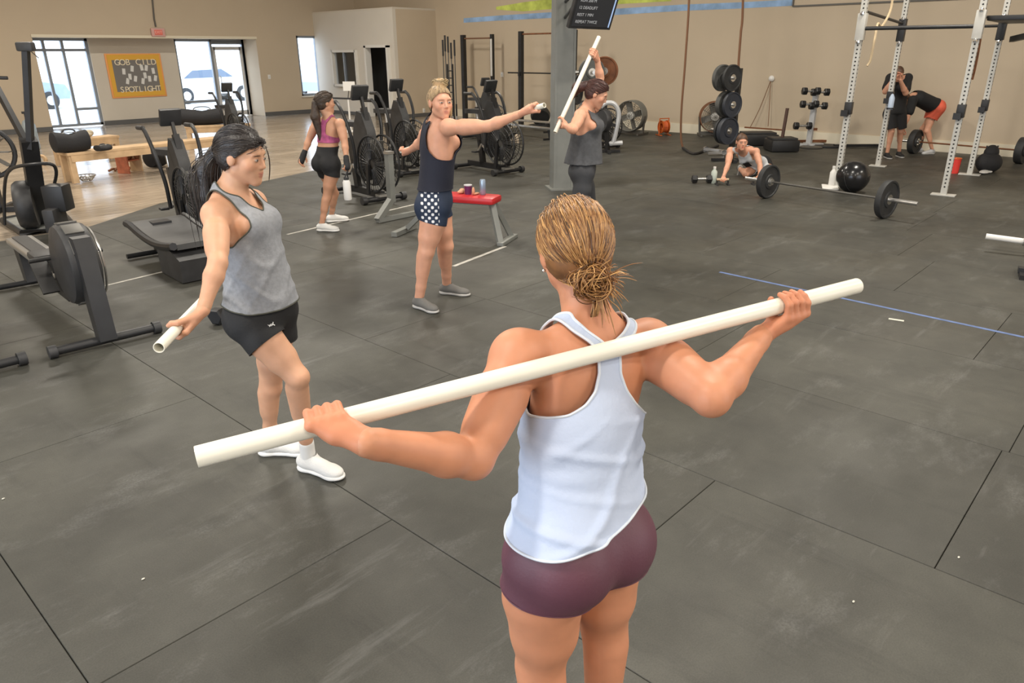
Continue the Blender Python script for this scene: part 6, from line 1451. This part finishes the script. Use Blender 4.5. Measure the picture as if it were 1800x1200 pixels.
c3 = build_person('c', 'blond woman with a top bun in dark navy tank and dotted shorts, arms outstretched', J3, SKIN3, h=.010, hh=.004, hf=.005, garments=g3, hair=hair3, hands=hands3, s=1.0, bulk=1.16, shoes=dict(m=SNG, sole=SOLEG, lace=LACEG, s=1.0, h=.006), brow=(.30, .18, .11), lip=(.56, .24, .17))
# ---------- 4 the woman walking away with a bottle
f4 = RF(.55, .83); gR, gL = G(567, 406), G(584, 390)
J4 = dict(c7=P(577, 207, 8.30), pelvis=P(574, 279, 8.28), shL=P(557, 215, 8.42), shR=P(598, 218, 8.2), elL=P(543, 246, 8.36), wrL=P(534, 271, 8.30), elR=P(606, 251, 8.12), wrR=P(609, 281, 8.02), head=P(572, 181, 8.32), knR=P(575, 346, 8.22), knL=P(588, 340, 8.6),
    anR=A((gR[0], gR[1], .085)), anL=A((gL[0], gL[1], .085)), toeR=G(599, 407)-gR, toeL=G(610, 388)-gL, pright=rightof(f4), pup=UP, **hd(RF(.85, .5), .0))
PINK = mat('pink purple sports bra', (.35, .07, .17), .7, var=.4, vscale=18)
g4 = [dict(name='sports_bra', label='pink and purple sports bra', m=PINK, off=.008, h=.012, field=top_field([(-.20, .4), (-.06, .3), (.0, .05), (.12, .04), (.2, .08)], [(-.2, .4), (-.03, .15), (.05, .1), (.3, .08)], [(.13, -.2), (.15, .02), (.3, .05)], [(.08, -.2), (.1, 0), (.3, .05)], lambda p: .185+.0*p[:, 0]), sm=2),
      dict(name='shorts', label='black fitted shorts', m=BLK, off=.008, h=.012, field=shorts_field(.14, dict(L=.30, R=.30)))]
HAIRD = mat('dark brown hair', (.045, .028, .018), .5, bump=.5, bscale=50, var=.4, vscale=20)
def hair4(ctx):
    hair_cap(ctx, HAIRD, .013, line=(.07, 1.1), h=.009, extra=lambda S, L, F, s: (S.ell(L(0, -.11, .01), A((.03,)*3)*s, F, .01), S.cone(L(0, -.12, 0), L(.0, -.13, -.14), .036*s, .05*s, .02), S.cone(L(0, -.13, -.14), L(.015, -.09, -.42), .052*s, .022*s, .02)))
    comb(ctx, (0, -.11, .01), 260, lambda rg: A((.05, .032, .02))*rg.uniform(.5, 1.4), line=(.07, 1.1), r=.0028, m=MATS['hair strand blond'])
hands4 = [lambda S: open_hand(S, J4['wrL'], J4['wrL']-J4['elL'], RT, f4, .95, .6, .025), lambda S: open_hand(S, J4['wrR'], J4['wrR']-J4['elR'], -RT, f4, .95, 1.1, .025)]
c4 = build_person('d', 'woman in pink sports bra and black shorts walking away with a long ponytail', J4, SKIN4, h=.012, hh=.005, hf=.007, garments=g4, hair=hair4, hands=hands4, s=.97, bulk=.97, shoes=dict(m=SNW, sole=SOLEW, s=.97, h=.007))
for n_ in 'LR':      # black workout gloves
    S = Sdf(); w, e = J4['wr'+n_], J4['el'+n_]; d = unit(w-e); S.cone(w-d*.03, w+d*.01, .031, .030, .01); S.cone(w+d*.01, w+d*.085, .032, .034, .01); V, F = S.mesh(.007); link('glove', V-c4['o'], F, BLK, c4['body'])
bp_ = P(610, 330, 7.98); r = thing('water_bottle', 'white water bottle hanging from the hand of the walking woman', 'bottle', bp_-UP*.13)
MB().lathe([(0, 0), (.038, 0), (.042, .01), (.042, .19), (.03, .215), (0, .215)], n=20).build('bottle_body', WHITE, r); MB().cyl((0, 0, .214), (0, 0, .245), .028).build('cap', BLACKP, r)
hh_ = J4['wrR']+unit(J4['wrR']-J4['elR'])*.10-(bp_-UP*.13); MB().tube(catmull([(-.02, 0, .24), (hh_[0]*.8, hh_[1]*.8, hh_[2]*.9), hh_, (.02, 0, .24)], 5), .007, 6).build('carry_loop', BLACKP, r)
# ---------- 5 the woman by the column
A5, B5 = P(976, 233, 6.60), P(1053, 65, 7.02); pvc(A5, B5, 'white pipe held upright behind her by the woman beside the column', .019); d5 = unit(B5-A5)
CR5 = A5+(B5-A5)*.10; CL5 = A5+(B5-A5)*.83; f5 = RF(.96, .0)
J5 = dict(c7=P(1026, 191, 6.86), pelvis=P(1026, 292, 6.85), shR=P(1020, 203, 6.66), shL=P(1044, 188, 7.0), elR=P(1008, 228, 6.46), wrR=P(994, 221, 6.56), elL=P(1055, 137, 7.04), wrL=P(1050, 106, 7.0), head=P(1049, 166, 6.82), knR=P(1010, 392, 6.72), knL=P(1040, 388, 6.95),
    anR=P(1008, 458, 6.66), anL=P(1036, 452, 6.92), toeR=f5, toeL=f5, pright=rightof(f5), pup=UP, **hd(RF(.95, -.2), .42))
J5['anR'][2] = .085; J5['anL'][2] = .085
def tank5_extra(S, ctx):
    F, p = ctx['Fp'], ctx['pel']; S.cone(ctx['ch']-UP*.02, p-UP*.03, .12, .175, .05, n=F[:, 0], sc=.85, tag='trunk')
g5 = [dict(name='leggings', label='dark grey leggings', m=LEG, off=.005, h=.011, field=shorts_field(.12, .0 if False else dict(L=9., R=9.))),
      dict(name='tank_top', label='loose charcoal tank top', m=CHAR, off=.012, h=.011, field=top_field([(-.14, .5), (-.06, .16), (.02, .08), (.12, .06), (.3, .07)], [(-.13, .5), (-.05, .15), (.03, .1), (.2, .08), (.3, .08)], [(.13, -.2), (.15, .03), (.3, .05)], [(.09, -.2), (.11, 0), (.3, .055)], lambda p: .03+.0*p[:, 0]), extra=tank5_extra,
        wr=lambda V, ctx: .008*np.sin(((V-ctx['pel'])@ctx['Fp'])[:, 1]*60+((V-ctx['pel'])@ctx['Fp'])[:, 0]*45)*np.clip((.3-((V-ctx['pel'])@ctx['Fp'])[:, 2])/.25, 0, 1), sm=3)]
HAIRR = mat('auburn brown hair', (.055, .020, .016), .5, bump=.5, bscale=50, var=.4, vscale=20)
def hair5(ctx):
    comb(ctx, (0, -.12, .03), 320, lambda rg: A((.065, .024, .018))*rg.uniform(.5, 1.5), th=.014, line=(.07, 1.1), r=.0026, m=MATS['hair strand blond'])
    hair_cap(ctx, HAIRR, .014, line=(.07, 1.1), h=.008, extra=lambda S, L, F, s: (S.ell(L(0, -.12, .03), A((.03,)*3)*s, F, .01), S.cone(L(0, -.12, .03), L(.0, -.19, -.02), .042*s, .046*s, .02), S.cone(L(0, -.19, -.02), L(.0, -.20, -.13), .046*s, .02*s, .02)))
hands5 = [lambda S: grip(S, J5['wrR'], CR5, d5, .019, 1, 1, .95, .024, elbow=J5['elR']), lambda S: grip(S, J5['wrL'], CL5, d5, .019, 1, -1, .95, .024, elbow=J5['elL'])]
c5 = build_person('e', 'auburn haired woman in loose charcoal tank beside the column, one arm raised with a pipe', J5, SKIN3, h=.011, hh=.0045, hf=.006, garments=g5, hair=hair5, hands=hands5, s=.97, bulk=1.0, shoes=dict(m=SNG, sole=SOLEG, s=.97, h=.008))
# ---------- 6 the woman on her hands and knees by the barbell
f6 = RF(-.05, -1.)
J6 = dict(c7=P(1306, 262, 11.50), pelvis=P(1334, 289, 12.00), shR=P(1284, 265, 11.41), shL=P(1329, 266, 11.41), elR=P(1279, 291, 11.25), elL=P(1336, 291, 11.25), wrR=P(1272, 310, 11.11), wrL=P(1335, 308, 11.11), head=P(1304, 250, 11.33),
    knR=P(1310, 312, 11.70), knL=P(1352, 305, 11.77), pright=-RT, **hd(f6, .05), kfR=-FW-UP*.3, kfL=-FW-UP*.3)
for n_ in 'LR':
    J6['kn'+n_][2] = .07; J6['an'+n_] = J6['kn'+n_]+FW*.38+UP*.03; J6['toe'+n_] = -UP*.9+FW*.4; J6['fup'+n_] = FW
J6['pup'] = J6['c7']-J6['pelvis']
WT6 = mat('white tank with dark print', (.64, .66, .68), .8)
g6 = [dict(name='tank_top', label='white tank top with a dark print', m=WT6, off=.012, h=.014, field=top_field([(-.12, .5), (-.04, .16), (.05, .08), (.3, .07)], [(-.13, .5), (-.04, .15), (.05, .1), (.3, .08)], [(.13, -.2), (.15, .03), (.3, .05)], [(.09, -.2), (.11, 0), (.3, .055)], lambda p: .05+.0*p[:, 0]), sm=2),
      dict(name='shorts', label='black shorts', m=BLK, off=.01, h=.014, field=shorts_field(.12, dict(L=.45, R=.45)))]
HAIRM = mat('mid brown hair', (.09, .045, .025), .5, bump=.5, bscale=50, var=.4, vscale=20)
hands6 = [lambda S: open_hand(S, J6['wrR'], A(J6['wrR']-J6['elR'])*.5-UP*.02, -FW, RT, .95, 1.3, .025), lambda S: open_hand(S, J6['wrL'], A(J6['wrL']-J6['elL'])*.5-UP*.02, -FW, -RT, .95, 1.3, .025)]
c6 = build_person('f', 'woman on hands and knees in white tank facing the barbell', J6, SKIN3, h=.013, hh=.006, hf=.009, garments=g6, hair=lambda ctx: hair_cap(ctx, HAIRM, .012, h=.010, extra=lambda S, L, F, s: S.ell(L(0, -.05, .10), A((.035,)*3)*s, F, .02)), hands=hands6, s=1.0, bulk=1.0, shoes=dict(m=SNG, sole=SOLEG, s=.95, h=.010))
q6 = c6['Fc']; pr = MB(); cpt = c6['ch']+q6@A((.01, .155, -.03)); pr.box(cpt-c6['o'], (.09, .006, .17), np.stack([q6[:, 0], q6[:, 1], q6[:, 2]], 1)).build('dark_print', BLK, c6['body'])
for k, n_ in enumerate('RL'):
    w = J6['wr'+n_]+(J6['wr'+n_]-J6['el'+n_])*.22; r = thing('push_up_handle', ['pale push-up handle under her right hand, nearer the clear bottle', 'pale push-up handle under her left hand, beside the black plate'][k], 'handle', (w[0], w[1], 0)); z_ = max(.06, w[2]-.01)
    MB().cyl(-RT*.09+UP*z_, RT*.09+UP*z_, .018).build('grip_bar', mat('tan foam grip', (.55, .42, .27), .7), r)
    for s_ in (-1, 1): MB().bar(RT*s_*.085+UP*z_, RT*s_*.085+UP*.012, .02, .02).build('leg', BLACKP, r); MB().bar(RT*s_*.085-FW*.07+UP*.01, RT*s_*.085+FW*.07+UP*.01, .025, .02).build('foot', BLACKP, r)
# ---------- 7 the tall figure in black behind the rack
g7p = G(1558, 277); D7 = g7p@FW; f7 = RF(-.1, -1.)
J7 = dict(c7=P(1580, 136, D7+.05), pelvis=P(1574, 193, D7), shR=P(1565, 137, D7), shL=P(1596, 137, D7), elR=P(1556, 161, D7-.22), elL=P(1592, 164, D7-.22), wrR=P(1571, 138, D7-.30), wrL=P(1582, 140, D7-.30), head=P(1579, 130, D7-.14), knR=P(1567, 231, D7-.05), knL=P(1583, 230, D7),
    anR=A((*(g7p[:2]), .085)), anL=A((*(G(1579, 275)[:2]), .085)), toeR=f7, toeL=f7, pright=rightof(f7), pup=UP, **hd(f7, .45))
def tee(zh): return lambda V, ctx: np.minimum(((V-ctx['pel'])@ctx['Fp'])[:, 2]-zh, np.linalg.norm((V-ctx['ch']-ctx['Fc']@A((0, .02, .23))), axis=1)-.085)
def sleeves(S, ctx):
    S.ops = [o for o in S.ops if not ((o[8] if o[0] == 'c' else o[5]).startswith('arm') and o[0] == 'c')]
    for n_ in 'LR': a, b = A(ctx['J']['sh'+n_]), A(ctx['J']['el'+n_]); S.cone(a, a+(b-a)*.72, .062, .064, .03, tag='slv')
    F, p = ctx['Fp'], ctx['pel']; S.cone(ctx['ch'], p, .14, .155, .05, n=F[:, 1], sc=.85, tag='trunk')
def loose_shorts(S, ctx):
    for n_ in 'LR': h_, k_ = ctx['hips'][n_], A(ctx['J']['kn'+n_]); S.cone(h_, h_*.2+k_*.8, .105, .098, .03, tag='leg')
g7 = [dict(name='t_shirt', label='black t-shirt', m=BLK, off=.012, h=.016, skip=(), field=tee(-.06), extra=sleeves, sm=2), dict(name='shorts', label='long black shorts', m=BLK, off=.01, h=.016, field=shorts_field(.12, dict(L=.85, R=.85)), extra=loose_shorts)]
hands7 = [lambda S: open_hand(S, J7['wrR'], J7['wrR']-J7['elR'], -FW, RT, 1.05, .8, .028), lambda S: open_hand(S, J7['wrL'], J7['wrL']-J7['elL'], -FW, -RT, 1.05, .8, .028)]
c7c = build_person('g', 'tall figure in black t-shirt and shorts behind the rack, hands raised to the face', J7, SKIN3, sex='m', h=.015, hh=.007, hf=.010, garments=g7, hair=lambda ctx: hair_cap(ctx, HAIRM, .010, h=.010), hands=hands7, s=1.04, bulk=1.02, shoes=dict(m=BLK, sole=SOLEG, s=1.05, h=.011))
# ---------- 8 the figure bent over the rear barbell
D8 = G(1637, 270)@FW; f8 = RF(-1., -.15); ga_, gb_ = G(1637, 271), G(1616, 268)
J8 = dict(c7=P(1602, 171, D8-.1), pelvis=P(1641, 186, D8), shR=P(1605, 176, D8-.30), shL=P(1603, 176, D8+.06), elR=P(1596, 204, D8-.36), elL=P(1590, 203, D8+.02), wrR=P(1588, 226, D8-.40), wrL=P(1583, 226, D8-.05), head=P(1590, 176, D8-.14), knR=P(1630, 230, D8-.05), knL=P(1622, 226, D8+.15),
    anR=A((ga_[0], ga_[1], .085)), anL=A((gb_[0], gb_[1], .085)), toeR=f8, toeL=f8, pright=rightof(f8), pup=unit(UP*.55-RT*.8), kfR=f8, kfL=f8, **hd(unit(f8*.8-UP*.6), 0))
fh_ = unit(-RT*.7-UP*.7); J8['hright'] = -FW*-1; J8['hright'] = FW; J8['hup'] = unit(-RT*.7+UP*.7)
ORS = mat('orange red shorts', (.75, .13, .07), .7, var=.2, vscale=10)
g8 = [dict(name='shorts', label='orange red shorts', m=ORS, off=.012, h=.016, field=shorts_field(.09, dict(L=.5, R=.5)), extra=loose_shorts), dict(name='t_shirt', label='black t-shirt', m=BLK, off=.016, h=.016, skip=(), field=tee(.02), extra=sleeves, sm=2)]
hands8 = [lambda S: open_hand(S, J8['wrR'], -UP, RT, -FW, 1.0, 1.2, .028), lambda S: open_hand(S, J8['wrL'], -UP, RT, -FW, 1.0, 1.2, .028)]
c8 = build_person('h', 'figure bent over the rear barbell in black t-shirt and orange shorts', J8, SKIN3, sex='m', h=.015, hh=.007, hf=.010, garments=g8, hair=lambda ctx: hair_cap(ctx, HAIRM, .010, h=.010), hands=hands8, s=1.0, bulk=1.0, shoes=dict(m=LGREY, sole=SOLEG, s=1.0, h=.011))
